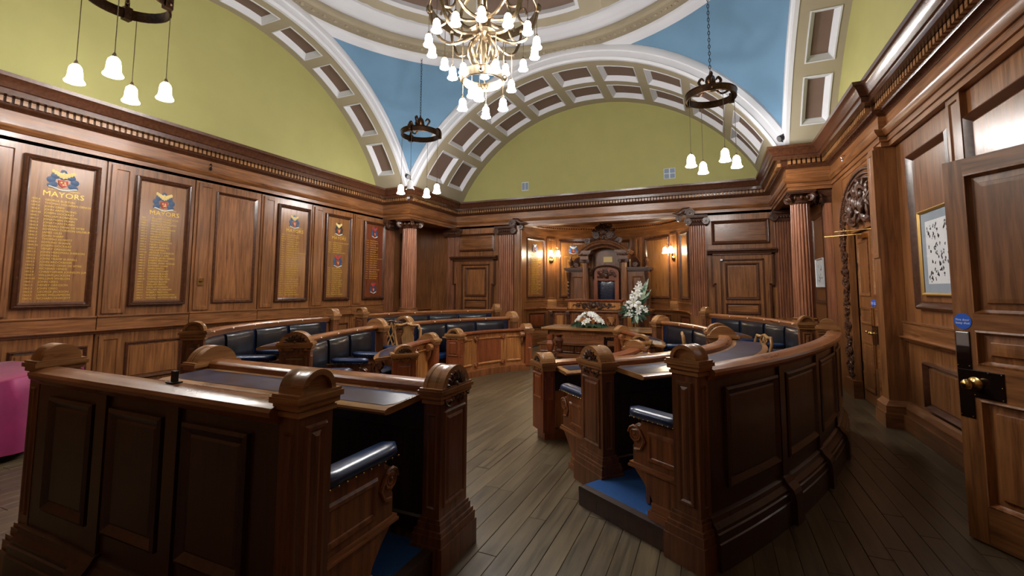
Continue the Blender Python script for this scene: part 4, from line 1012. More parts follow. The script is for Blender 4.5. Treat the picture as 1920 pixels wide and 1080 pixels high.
# inner back: arched panel with plaque
F = FY(13.28)
def archpts(x0, x1, z0, z1, rise, n=10): 
    c = (x0 + x1) / 2; h = (x1 - x0) / 2
    return [(x0, z0), (x1, z0), (x1, z1)] + [(c + h * cos(pi * i / n), z1 + rise * sin(pi * i / n)) for i in range(1, n)] + [(x0, z1)]
m = MB(); m.loops([[(x, 13.22, z) for x, z in archpts(-3.1, -2.44, 1.9, 2.62, .14)], [(x, 13.29, z) for x, z in archpts(-3.1, -2.44, 1.9, 2.62, .14)]]); ip = obj('arched_panel', m, TV, th)
m = MB()
for e in (0, .05):
    pts = archpts(-3.16 - e * .6, -2.38 + e * .6, 1.9, 2.66 + e * .4, .16 + e * .5); m.tube([(x, 13.21 - e, z) for x, z in pts[1:] + pts[:1]], .022, 6)
obj('panel_moulding', m, DK, ip, smooth=60)
pq = obj('plaque', MB().box(-2.89, -2.63, 13.2, 13.222, 2.385, 2.545), CGOLD, th)
m = MB(); m.loops([[(x, 13.05, z) for x, z in archpts(-3.13, -2.43, 1.85, 2.08, .15)], [(x, 13.2, z) for x, z in archpts(-3.13, -2.43, 1.85, 2.08, .15)]]); sh = obj('seat_hood', m, BR, th)
pts = archpts(-3.2, -2.36, 1.9, 2.09, .18); m = MB(); m.tube([(-3.28, 13.02, 2.09)] + [(x, 13.02, z) for x, z in [pts[-1]] + pts[::-1][1:-2] + [pts[2]]] + [(-2.28, 13.02, 2.09)], .03, 6); obj('hood_moulding', m, DK, sh, smooth=60)
m = MB(); random.seed(5)
for i in range(40):
    g = random.uniform(0, pi); k = random.random() ** .5; curl(m, lambda p, q, w, k=k, g=g: (-2.78 + .27 * k * cos(g) + p, 13.04 - w, 1.95 + .2 * k * sin(g) + q), random.uniform(.03, .05), g, random.choice((-1, 1)))
m.ball((-2.78, 13.0, 2.0), (.07, .04, .08), 8, 6)
obj('carving', m, DK, sh, smooth=60, kind='stuff')
for x in (-3.08, -2.48):
    obj('seat_post', slabY(x - .055, x + .055, 13.0, 13.2, .9, 1.86), BR, th)
m = MB(); m.loops([[(x, y, z) for (x, z) in ((-3.02, 1.1), (-2.54, 1.1), (-2.54, 1.84), (-3.02, 1.84))] for y in (13.2, 13.13)] + [[(x, 13.115, z) for (x, z) in ((-3.0, 1.12), (-2.56, 1.12), (-2.56, 1.80), (-3.0, 1.80))]] + [[(x, 13.105, z) for (x, z) in ((-2.92, 1.2), (-2.64, 1.2), (-2.64, 1.7), (-2.92, 1.7))]]); obj('seat_back_pad', m, NAVY, th, smooth=50)
m = MB(); m.box(-3.1, -2.46, 12.55, 13.2, .62, .7); obj('seat_cushion', m, SEATB, th)
m = MB(); m.box(-3.12, -2.44, 12.6, 13.25, .24, .62); obj('seat_box', m, TV, th)
# carved side bracket right and left of the hood
for sd in (1, -1):
    m = MB(); x = c0x + sd * .78
    for i in range(9):
        g = rad(-10 + 12 * i); m.tube([(x, 13.2, 2.3), (x + sd * .1 * cos(g) * 2.0, 13.2 - .1, 2.28 + .26 * sin(g))], [.02, .035], 5)
    volute(m, lambda a, b, w, sd=sd, x=x: (x + sd * .06 + a * sd, 13.02 - w, 2.30 + b), .07)
    obj('scroll_support', m, DK, th, smooth=50)
# table
tb = thing('council_table', 'long oak table with turned legs before the rostrum', 'table', (-2.3, 10.15, 0))
m = MB(); m.box(-3.52, -1.08, 9.66, 10.64, .725, .76).box(-3.49, -1.11, 9.69, 10.61, .705, .725); obj('table_top', m, CAP, tb)
m = MB(); m.box(-3.4, -1.2, 9.78, 9.81, .60, .705).box(-3.4, -1.2, 10.49, 10.52, .60, .705).box(-3.4, -3.37, 9.78, 10.52, .60, .705).box(-1.23, -1.2, 9.78, 10.52, .60, .705); obj('apron', m, RAIL, tb)
for i, x in enumerate((-3.1, -2.65, -1.95, -1.5)):
    obj('apron_panel', MB().box(x, x + .3, 9.765, 9.782, .62, .685), PALE, tb)
for x in (-3.36, -1.24):
    for y in (9.82, 10.48):
        m = MB()
        Ls = []
        for (r, z) in ((.055, 0), (.055, .06), (.04, .07), (.04, .1), (.06, .11), (.06, .17), (.045, .19), (.035, .21), (.07, .36), (.075, .4), (.05, .46), (.04, .48), (.065, .5), (.065, .6)): Ls.append([(x + a * r, y + b * r, z) for a, b in ((-1, -1), (1, -1), (1, 1), (-1, 1))])
        m.loops(Ls); obj('leg', m, BR, tb)
m = MB(); m.box(-3.36, -1.24, 10.1, 10.2, .08, .14).box(-3.4, -3.32, 9.82, 10.48, .08, .14).box(-1.28, -1.2, 9.82, 10.48, .08, .14); obj('stretcher', m, BH, tb)

# ------------------------------------------------------------------ flowers
def lily(parent, p, d, r, name='bloom'):
    d = Vector(d).normalized(); a = d.cross(Vector((0, 0, 1)));
    if a.length < .1: a = Vector((1, 0, 0))
    a.normalize(); b = d.cross(a); p = Vector(p); m = MB()
    for k in range(6):
        g = 2 * pi * k / 6; e = a * cos(g) + b * sin(g); s = d.cross(e)
        P0, P1, P2 = p, p + e * r * .6 + d * r * .45, p + e * r * 1.05 + d * r * .3
        v = [P0, P1 + s * r * .26, P2, P1 - s * r * .26, P1 + d * r * .06]
        m.add([tuple(x) for x in v], [(0, 1, 4), (1, 2, 4), (2, 3, 4), (3, 0, 4)])
    o = obj(name, m, PETAL, parent)
    m = MB(); m.tube([tuple(p + d * r * .1), tuple(p + d * r * .5)], [r * .12, r * .04], 5); obj('stamen', m, STAMEN, o)
def leaf(parent, p, q, w, mat, name='leaf', sag=.0):
    p, q = Vector(p), Vector(q); d = q - p; s = d.cross(Vector((.2, -.9, .3))).normalized() * w; mid = p + d * .45 + Vector((0, 0, sag)); t3 = p + d * .8 + Vector((0, 0, sag * .6)); k = d.cross(s).normalized() * w * .25
    m = MB(); m.add([tuple(x) for x in (p, mid + s, t3 + s * .6, q, t3 - s * .6, mid - s, mid + k, t3 + k)], [(0, 1, 6), (1, 2, 7, 6), (2, 3, 7), (3, 4, 7), (4, 5, 6, 7), (5, 0, 6)])
    return obj(name, m, mat, parent)
random.seed(21)
fa = thing('flower_arrangement', 'low mound of white lilies and roses lying on the long table', 'flowers', (-2.55, 10.1, .76))
m = MB(); m.ball((-2.55, 10.1, .80), (.3, .16, .045), 12, 6); obj('moss_base', m, LEAF, fa)
for i in range(16):
    g = 2 * pi * i / 16; R = random.uniform(.36, .5)
    leaf(fa, (-2.55 + .18 * cos(g), 10.1 + .08 * sin(g), .8), (-2.55 + R * cos(g), 10.1 + .26 * sin(g), .765), .05, LEAF, sag=.05)
for i in range(26):
    g = random.uniform(0, 2 * pi); k = sqrt(random.random()); x = .3 * k * cos(g); y = .14 * k * sin(g); z = .82 + .24 * (1 - k * k * .85)
    if i % 3: lily(fa, (-2.55 + x, 10.1 + y, z), (x * 2, y * 2 - .25, .5), .085)
    else:
        m = MB(); c = (-2.55 + x, 10.1 + y - .02, z + .02)
        for j in range(3): m.lathe([(.012 + .016 * j, -.02), (.03 + .012 * j, .01), (.026 + .014 * j, .04 - .012 * j)], 7, lambda a, b, q, c=c: (c[0] + a, c[1] + b, c[2] + q))
        obj('rose', m, PETAL, fa, smooth=60)
st = thing('flower_stand', 'slim dark pedestal stand holding the tall white flowers', 'stand', (-1.72, 11.02, 0))
m = MB(); m.lathe([(.16, 0), (.16, .02), (.06, .05), (.022, .08), (.018, .6), (.03, .62), (.018, .64), (.018, .96), (.09, 1.0), (.11, 1.02)], 14, c=(-1.72, 11.02)); obj('pole', m, IRON, st, smooth=40)
fb = thing('flower_arrangement', 'tall spray of white lilies and gladioli right of the rostrum desk', 'flowers', (-1.72, 11.02, 1.02))
m = MB(); m.ball((-1.72, 11.02, 1.08), (.11, .11, .06), 10, 6); obj('moss_base', m, LEAF, fb)
m = MB(); m.tube([(-1.72, 11.02, 1.05), (-1.66, 11.02, 1.4), (-1.56, 11.02, 1.75)], .008, 5); obj('stem', m, LEAF, fb)
for (x, z, r) in ((-1.70, 1.30, .17), (-1.80, 1.24, .12), (-1.60, 1.22, .12), (-1.68, 1.48, .12), (-1.60, 1.5, .11), (-1.62, 1.62, .09), (-1.56, 1.66, .08), (-1.58, 1.74, .07), (-1.86, 1.12, .09), (-1.78, 1.06, .09), (-1.60, 1.08, .08), (-1.47, 1.18, .07), (-1.42, 1.12, .06)):
    lily(fb, (x, 10.98 + random.uniform(-.05, .05), z), (random.uniform(-.3, .3), -1, random.uniform(-.2, .4)), r)
for (q, w, mt) in (((-1.36, 11.05, 1.88), .06, LEAF2), ((-1.44, 11.1, 1.8), .05, LEAF2), ((-1.3, 11.0, 1.62), .035, LEAF2), ((-1.33, 11.0, 1.5), .035, LEAF), ((-1.45, 10.95, 1.4), .05, LEAF)): leaf(fb, (-1.66, 11.04, 1.12), q, w, mt)
for i in range(18):
    g = random.uniform(0, 2 * pi); leaf(fb, (-1.70, 10.99, 1.12), (-1.70 + .38 * cos(g), 10.95, 1.1 + .3 * sin(g)), .04, LEAF)
for (q) in ((-1.62, 10.9, .80), (-1.78, 10.92, .95), (-1.95, 10.95, .98)): leaf(fb, (-1.66, 10.97, 1.12), q, .045, LEAF2)

# ------------------------------------------------------------------ chairs
def chair(label, mat, splat, loc, rz, top=1.02, pierced=True, group='loose splat back chairs'):
    t = thing('side_chair', label, 'chair', (0, 0, 0), group)
    m = MB()
    m.loops([[(-.2, .19, .42), (.2, .19, .42), (.25, -.22, .42), (-.25, -.22, .42)], [(-.2, .19, .455), (.2, .19, .455), (.25, -.22, .455), (-.25, -.22, .455)]]); obj('seat_frame', m, mat, t)
    m = MB(); m.loops([[(-.19, .17, .456), (.19, .17, .456), (.23, -.2, .456), (-.23, -.2, .456)], [(-.17, .15, .49), (.17, .15, .49), (.2, -.17, .49), (-.2, -.17, .49)]]); obj('seat', m, NAVYB, t, smooth=60)
    for sd in (-1, 1):
        m = MB(); m.tube([(sd * .22, -.19, .42), (sd * .235, -.21, .3), (sd * .22, -.2, .12), (sd * .235, -.215, 0)], [.03, .026, .018, .024], 8); obj('leg', m, mat, t, smooth=50)
        m = MB(); m.tube([(sd * .18, .18, .42), (sd * .18, .2, .2), (sd * .19, .25, 0)], [.022, .02, .018], 6); obj('leg', m, mat, t, smooth=50)
    m = MB()
    pts = [(-.18, .19, .42), (-.17, .21, .6), (-.215, .235, .8), (-.225, .25, top - .1), (-.19, .26, top - .02), (-.1, .265, top - .03), (0, .268, top), (.1, .265, top - .03), (.19, .26, top - .02), (.225, .25, top - .1), (.215, .235, .8), (.17, .21, .6), (.18, .19, .42)]
    m.tube(pts, .022, 8); obj('back_frame', m, mat, t, smooth=50)
    if pierced:
        m = MB()
        for sd in (-1, 1):
            m.tube([(sd * .05, .205, .47), (sd * .03, .215, .56), (sd * .085, .23, .7), (sd * .03, .24, .82), (sd * .09, .255, .93), (sd * .05, .262, top - .02)], .013, 6)
            m.tube([(0, .21, .5), (sd * .04, .225, .66), (0, .235, .76), (sd * .045, .245, .86), (0, .262, top - .02)], .012, 6)
        m.box(-.07, .07, .195, .21, .455, .48)
    else:
        o = [(.06, .47), (.035, .56), (.06, .64), (.1, .76), (.105, .84), (.06, .92), (.075, top - .02)]
        l = [(x, z) for x, z in o] + [(-x, z) for x, z in o[::-1]]
        m = MB(); m.loops([[(x, .195 + .065 * (z - .45) / .6 + e, z) for x, z in l] for e in (-.008, .008)])
    obj('splat', m, splat, t, smooth=40)
    t.location = loc; t.rotation_euler = (0, 0, rad(rz)); return t
chair('dark shield back chair in the gap behind the left outer benches', CHAIRD, CHAIRD, (-6.2, 6.25, 0), 75, 1.0)
chair('dark chair with pierced splat in the left gangway', CHAIRD, OAKL, (-5.02, 6.2, 0), 15, 1.05)
chair('pale vase splat chair standing before the carved post', OAKL, OAKL, (-4.5, 6.3, 0), 190, 1.05, False)
chair('splat back chair in the right gangway, only its curved top showing over a desk rail', OAKL, OAKL, (-.15, 6.92, 0), 95, 1.0)
chair('pale chair at the end of the long desk in the right gangway', OAKL, OAKL, (.36, 6.95, 0), -70, 1.0)
chair('dark chair drawn up behind the long table', CHAIRD, CHAIRD, (-2.15, 10.86, 0), 180, .7, group=None)

# ------------------------------------------------------------------ doors
A0 = Vector((1.495, 4.073)); dth = rad(-57.07); du = Vector((cos(dth), sin(dth))); dn = Vector((-sin(dth), cos(dth)))
def DO(u, z, w): return (A0.x + du.x * u - dn.x * w, A0.y + du.y * u - dn.y * w, z)
d1 = obj('door_1', MB().loops([[DO(.01, z, -.055), DO(.85, z, -.055), DO(.85, z, -.03), DO(.01, z, -.03)] for z in (.012, 2.48)]), SUB, kind='structure', label='heavy oak door standing open at the right, brass knob and blue sign'); d1['category'] = 'door'
def dbar(u0, u1, z0, z1, nm, mat, w=.012): return obj(nm, MB().loops([[DO(u0, z, -.06), DO(u1, z, -.06), DO(u1, z, w), DO(u0, z, w)] for z in (z0, z1)]), mat, d1)
dbar(0, .118, .01, 2.482, 'stile', WV); dbar(.742, .86, .01, 2.482, 'stile', WV)
for (z0, z1) in ((.01, .24), (.905, 1.12), (1.345, 1.45), (2.375, 2.482)): dbar(.118, .742, z0, z1, 'rail', WH)
for (z0, z1) in ((.24, .905), (1.12, 1.345), (1.45, 2.375)):
    g = MB(); spanel(g, DO, .118, .742, z0, z1, [(0, .012), (.012, .016), (.03, -.018), (.07, -.014), (.075, .0), (.1, .002)]); obj('panel', g, WV, d1)
m = MB(); spanel(m, DO, .006, .092, .775, 1.335, [(0, .0122), (.001, .016), (.006, .017)]); spanel(m, DO, .006, .262, .915, 1.09, [(0, .0122), (.001, .0165), (.006, .0175)])
obj('finger_plate', m, DARKPL, d1)
m = MB()
for (u, z) in ((.014, .79), (.08, .79), (.014, 1.11), (.08, 1.11), (.25, .925), (.25, 1.08), (.18, 1.08), (.25, 1.0), (.1, .93), (.014, 1.32), (.08, 1.32)): m.ball(DO(u, z, .018), .0035, 6, 4)
obj('screw_heads', m, BRASS, d1, kind='stuff')
m = MB(); spanel(m, DO, .012, .088, 1.235, 1.33, [(0, .0172), (.004, .0185)]); obj('worn_label', m, STEEL, d1)
m = MB()
def KN(x, y, z): p = DO(.105, 1.0, .017 + z); return (p[0] + du.x * x, p[1] + du.y * x, p[2] + y)
m.lathe([(.045, 0), (.045, .006), (.022, .012), (.014, .02), (.014, .04), (.026, .045), (.034, .06), (.032, .075), (.02, .088), (.006, .092)], 20, KN); obj('knob', m, BRASS, d1, smooth=40)
m = MB(); m.lathe([(.052, 0), (.052, .002)], 28, lambda x, y, z: (lambda p: (p[0] + du.x * x, p[1] + du.y * x, p[2] + y))(DO(.057, 1.4, .0125 + z))); sg = obj('fire_door_sign', m, SIGNB, d1, label='round blue fire door sign')
Mx = Matrix((Vector((du.x, du.y, 0)), Vector((0, 0, 1)), Vector((-dn.x, -dn.y, 0)))).transposed().to_4x4()
text('sign_lettering', 'Fire door\nkeep shut', .021, SIGNW, Matrix.Translation(DO(.057, 1.403, .0152)) @ Mx, sg, 'CENTER')

def dleaf(n, y0, y1, label, hand):
    x = XR + .03
    d = obj('door_%d' % n, MB().box(x, x + .05, y0 + .004, y1 - .004, .01, 2.44), WV, kind='structure', label=label); d['category'] = 'door'
    F = lambda y, z, u: (x - u, y, z)
    for (z0, z1) in ((1.52, 2.33), (1.12, 1.36), (.18, .88)):
        panel(d, F, y0 + .09, y1 - .09, z0, z1, WH, WV, w=.05, h=.018, fieldoff=.004)
    ym = y0 if hand else y1
    s = 1 if hand else -1
    m = MB(); m.box(x - .008, x - .0005, min(ym, ym + s * .11), max(ym, ym + s * .11), .86, 1.12); obj('finger_plate', m, DARKPL, d)
    m = MB(); m.tube([(x - .05, ym + s * .05, 1.02), (x - .055, ym + s * .17, 1.03)], .011, 6); m.tube([(x, ym + s * .05, 1.02), (x - .055, ym + s * .05, 1.02)], .012, 6); m.ball((x - .055, ym + s * .17, 1.03), .017, 8, 5); m.ball((x - .055, ym + s * .04, 1.02), .022, 8, 5); obj('lever_handle', m, BRASS, d, smooth=50)
    m = MB(); m.lathe([(.05, 0), (.05, .002)], 20, lambda a, b, c: (x - .001 - c, ym + s * .055 + a, 1.43 + b)); g = obj('fire_door_sign', m, SIGNB, d)
    M2 = Matrix.Translation((x - .0035, ym + s * .055, 1.432)) @ Matrix(((0, 0, -1), (-1, 0, 0), (0, 1, 0))).to_4x4()
    text('sign_lettering', 'Fire door\nkeep shut', .019, SIGNW, M2, g, 'CENTER')
    yc = y0 + .2
    m = MB(); m.box(x - .06, x, yc - .12, yc + .12, 2.34, 2.40); m.tube([(x - .03, yc + .05, 2.41), (x - .1, yc + .15, 2.415), (x - .42, yc + .35, 2.415)], .008, 5); obj('door_closer', m, BRASS, d)
    if hand: obj('meeting_strip', MB().box(x - .012, x, y0 - .012, y0 + .012, .55, 1.36), BRASS, d)
    for z in (.5, 1.28, 1.95):
        yh = y1 if hand else y0
        m = MB(); m.box(x - .01, x + .0, yh - .03, yh - .004, z - .06, z + .06); obj('hinge', m, IRON, d)
dleaf(2, 7.73, 8.40, 'far leaf of the carved double doorway', True)
dleaf(3, 7.07, 7.73, 'near leaf of the carved double doorway', False)
tr = obj('trim_2', MB().box(XR - .06, XR + .02, 8.43, 8.80, 0, 2.6), WV, kind='structure', label='carved surround with arched hood over the double doors'); tr['category'] = 'door surround'
obj('surround_base', MB().box(XR - .1, XR + .02, 8.40, 8.83, 0, .26), WH, tr)
random.seed(4); m = MB()
for i in range(190):
    z = .3 + 2.28 * random.random(); y = 8.5 + .24 * random.random(); curl(m, lambda p, q, w, y=y, z=z: (XR - .065 - w, y + p, z + q), random.uniform(.03, .05), random.uniform(0, 6.28), random.choice((-1, 1)), .5)
obj('fruit_carving', m, DK, tr, smooth=60, kind='stuff')
ac, az, rx, rz = 7.65, 2.58, 1.12, .72
Ls = []
for i in range(29):
    g = 2.08 * i / 28; Ls.append([(XR + xx, ac + (rx + q) * cos(g), az + (rz + q) * sin(g)) for (q, xx) in ((-.2, .02), (-.2, -.04), (-.03, -.07), (0, -.085), (0, .02))])
m = MB(); m.loops(Ls); obj('arched_hood', m, WH, tr, smooth=35)
m = MB()
for i in range(42):
    g = 2.05 * i / 41
    for q in (-.05, -.11, -.17): m.ball((XR - .06 + (q + .17) * -.15, ac + (rx + q) * cos(g), az + (rz + q) * sin(g)), (.022, .028, .022), 6, 4)
obj('leaf_carving', m, DK, tr, smooth=60, kind='stuff')
Ls = []
m = MB(); n = 24; v = [(XR - .01, ac, az)] + [(XR - .01, max(7.08, ac + .95 * cos(pi * i / n)), az + .55 * sin(pi * i / n)) for i in range(n + 1)]; m.add(v, [(0, i + 1, i + 2) for i in range(n)]); obj('tympanum', m, WV, tr)
m = MB()
for i in range(130):
    g = random.uniform(.05, pi - .05); k = random.random() ** .6; k = min(k, .55 / max(.01, -.8 * cos(g)) * .75) if cos(g) < 0 else k; o = random.random() * .05
    curl(m, lambda p, q, w, g=g, k=k, o=o: (XR - .02 - o - w, ac + .8 * k * cos(g) + p, az + .48 * k * sin(g) + q), random.uniform(.05, .1), random.uniform(0, 6.28), random.choice((-1, 1)), .5)
for (y, z, r) in ((7.72, 2.98, .055), (7.45, 2.9, .05), (7.95, 2.9, .05)):
    m.ball((XR - .1, y, z), (r * .9, r * .85, r * 1.15), 8, 6); m.tube(cr([(XR - .07, y, z - .05), (XR - .1, y + .01, z - .14), (XR - .09, y - .02, z - .26)]), crr([.04, .075, .05]), 8); m.tube(cr([(XR - .1, y + .05, z - .1), (XR - .13, y + .12, z - .16), (XR - .12, y + .16, z - .06)]), crr([.03, .026, .02]), 6); m.tube(cr([(XR - .1, y - .05, z - .1), (XR - .13, y - .1, z - .2), (XR - .12, y - .02, z - .26)]), crr([.03, .026, .02]), 6)
obj('figure_carving', m, DK, tr, smooth=60, kind='stuff')

# ------------------------------------------------------------------ pictures and small wall fittings
def picture(F, a, b, z0, z1, label, loc, fr, mt, inner, figs, seed, fw=.03):
    t = thing('framed_picture', label, 'picture', loc)
    m = MB(); spanel(m, F, a, b, z0, z1, [(0, 0), (0, .03), (fw * .4, .036), (fw, .016)], fill=False); obj('frame', m, fr, t)
    m = MB(); spanel(m, F, a + fw * .9, b - fw * .9, z0 + fw * .9, z1 - fw * .9, [(0, .008), (.001, .009)]); obj('mount', m, mt, t)
    i0, i1 = inner; m = MB(); spanel(m, F, a + i0, b - i0, z0 + i1, z1 - i1, [(0, .0095), (.001, .0105)]); obj('print', m, PAPER, t)
    random.seed(seed); m = MB()
    for i in range(figs):
        y = random.uniform(a + i0 + .04, b - i0 - .04); z = random.uniform(z0 + i1 + .04, z1 - i1 - .04)
        for j in range(3):
            yy, zz, r = y + random.uniform(-.015, .015), z + random.uniform(-.02, .02), random.uniform(.006, .014)
            l = [F(yy + r * cos(q * 1.05), zz + r * 1.2 * sin(q * 1.05), .011) for q in range(6)]; m.add(l, [(0, 1, 2, 3, 4, 5)])
    obj('printed_figures', m, INK, t, kind='stuff')
    m = MB(); l = [F(x, z, .014) for x, z in ((a + fw, z0 + fw), (b - fw, z0 + fw), (b - fw, z1 - fw), (a + fw, z1 - fw))]; m.add(l + [tuple(p) for p in [F(x, z, .012) for x, z in ((a + fw, z0 + fw), (b - fw, z0 + fw), (b - fw, z1 - fw), (a + fw, z1 - fw))]], [(0, 1, 2, 3), (4, 5, 6, 7), (0, 1, 5, 4), (1, 2, 6, 5), (2, 3, 7, 6), (3, 0, 4, 7)]); obj('glass', m, GLASS, t)
    return t
picture(lambda y, z, u: (XR + .098 - u, y, z), 5.3, 6.24, 1.55, 2.44, 'large print of many small figures in a gilt frame behind the open door', (XR + .1, 5.77, 1.55), GILT, MOUNT, (.13, .12), 70, 8)
picture(lambda y, z, u: (XR - .03 - u, y, z), 10.28, 10.95, 1.66, 2.22, 'small cream framed print in the corner behind the red column', (XR - .03, 10.6, 1.66), PAPER, PAPER, (.1, .08), 26, 9, .02)
t = thing('light_switch', 'small brass switch plate between the second board and the blank panel', 'switch', (XL + .06, 4.84, 1.66))
obj('plate', MB().box(XL + .0455, XL + .068, 4.80, 4.90, 1.64, 1.76), BRASS, t); obj('rocker', MB().box(XL + .068, XL + .075, 4.825, 4.875, 1.69, 1.71), BRONZE, t)
def hook(loc, nx, label, mat):
    t = thing('wall_hook', label, 'hook', loc); m = MB(); x, y, z = loc
    m.tube([(x, y, z + .04), (x + nx * .03, y, z + .05), (x + nx * .05, y, z + .02), (x + nx * .02, y, z - .02)], .009, 6); m.ball((x + nx * .03, y, z - .03), (.02, .02, .035), 6, 4); obj('hook_arm', m, mat, t, smooth=60)
hook((XL + .02, 4.92, 3.64), 1, 'small black hook on the frieze above the blank panel', IRON)
hook((XR - .06, 8.35, 3.62), -1, 'small pale hook on the frieze above the double doorway', STEEL)
def vent(x, z, w, h, nx, nz, label):
    t = thing('wall_vent', label, 'vent', (x, YB - .002, z - h / 2))
    obj('frame', MB().box(x - w / 2, x + w / 2, YB - .008, YB - .002, z - h / 2, z + h / 2), WHITE, t)
    for i in range(nx):
        for j in range(nz):
            a = x - w / 2 + w * (i + .5) / nx; b = z - h / 2 + h * (j + .5) / nz; obj('grille', MB().box(a - w / nx * .41, a + w / nx * .41, YB - .014, YB - .008, b - h / nz * .42, b + h / nz * .42), VENTM, t)
vent(-4.74, 4.47, .2, .24, 2, 1, 'small two part vent low on the left of the yellow lunette')
vent(-.9, 4.46, .27, .26, 2, 2, 'square four part vent low on the right of the yellow lunette')
def spot(p, d, label):
    t = thing('spotlight', label, 'spotlight', p); p = Vector(p); d = Vector(d).normalized()
    m = MB(); m.tube([tuple(p), tuple(p + Vector((0, -.1, 0)))], .014, 6); m.ball(tuple(p + Vector((0, .0, 0))), (.045, .02, .06), 8, 5); obj('bracket', m, IRON, t, smooth=50)
    q = p + Vector((0, -.12, 0)); m = MB(); m.tube([tuple(q - d * .1), tuple(q + d * .1)], .055, 12); obj('barrel', m, IRON, t, smooth=50)
    m = MB(); m.tube([tuple(q + d * .1), tuple(q + d * .108)], .045, 12); obj('lens', m, STEEL, t)
spot((-6.86, 9.27, 4.38), (.7, -.4, -.35), 'black spotlight at the foot of the left arch')
spot((1.22, 9.27, 4.30), (-.7, -.5, -.4), 'black spotlight at the foot of the right arch')

# ------------------------------------------------------------------ side table with magenta cloth
tt_ = thing('side_table', 'plain side table hidden under the magenta cloth', 'table', (-6.8, 2.5, 0))
TA = [(-6.1, 2.12), (-6.62, 2.92), (-7.7, 2.85), (-7.55, 1.3), (-5.9, 1.3)]
ta = [(-5.75, 1.75), (-6.42, 2.82), (-7.4, 2.6), (-7.35, 1.2), (-6.1, 1.1)]
obj('table_top', MB().loops([[(x, y, z) for x, y in ta] for z in (.72, .752)]), BV, tt_)
cx_, cy_ = -6.7, 2.0
for (x, y) in ((-6.0, 1.8), (-6.45, 2.6), (-7.4, 2.4), (-7.3, 1.4)):
    m = MB(); m.box(x - .025, x + .025, y - .025, y + .025, 0, .72); obj('leg', m, BV, tt_)
P = []
for i in range(len(ta)):
    a, b = Vector(ta[i]), Vector(ta[(i + 1) % len(ta)])
    for k in range(14): P.append(a + (b - a) * k / 14)
Ls = [[(cx_ + (p.x - cx_) * .02, cy_ + (p.y - cy_) * .02, .757) for p in P]]
for (k, z) in ((.6, .757), (.985, .757), (1.01, .745), (1.03, .55), (1.05, .3), (1.06, .07)):
    Ls.append([(cx_ + (p.x - cx_) * k + (.055 * sin(i * 1.35) * (1 - (z - .07) / .7)) * (p - Vector((cx_, cy_))).normalized().x, cy_ + (p.y - cy_) * k + (.055 * sin(i * 1.35) * (1 - (z - .07) / .7)) * (p - Vector((cx_, cy_))).normalized().y, z) for i, p in enumerate(P)])
m = MB(); m.loops(Ls, True, False); c = obj('tablecloth', m, PINK, smooth=50, origin=(-6.7, 2.0, .07)); c['label'] = 'magenta damask cloth draped to the floor over the side table'; c['category'] = 'tablecloth'

# ------------------------------------------------------------------ lamps
def shade_mesh(top):
    return MB().lathe([(.016, .2), (.03, .195), (.052, .165), (.06, .12), (.062, .07), (.07, .035), (.088, .008), (.084, .0), (.066, .03), (.055, .07)], 16, cap=False)
def hung_shade(root, p, top, lit=True, s=1.0, gl=None):
    # cord part from top height to the shade, shade a part with a cap
    x, y, z = p
    m = MB(); m.lathe([(r * s, z + h * s) for r, h in [(.016, .2), (.03, .195), (.052, .165), (.06, .12), (.062, .07), (.07, .035), (.088, .008), (.084, .0), (.066, .03), (.05, .06), (.005, .07)]], 14, c=(x, y), cap=False)
    sh = obj('glass_shade', m, (gl or GLOW) if lit else SHADEOFF, root, smooth=60)
    m = MB(); m.lathe([(.02, z + .19 * s), (.022, z + .215 * s), (.012, z + .24 * s), (.004, z + .25 * s)], 8, c=(x, y)); obj('shade_cap', m, BRASSD, sh)
    tx, ty, tz = top
    m = MB(); m.tube([(x, y, z + .22 * s), (tx, ty, tz)], .0045, 5); obj('cord', m, BRASSD, root)
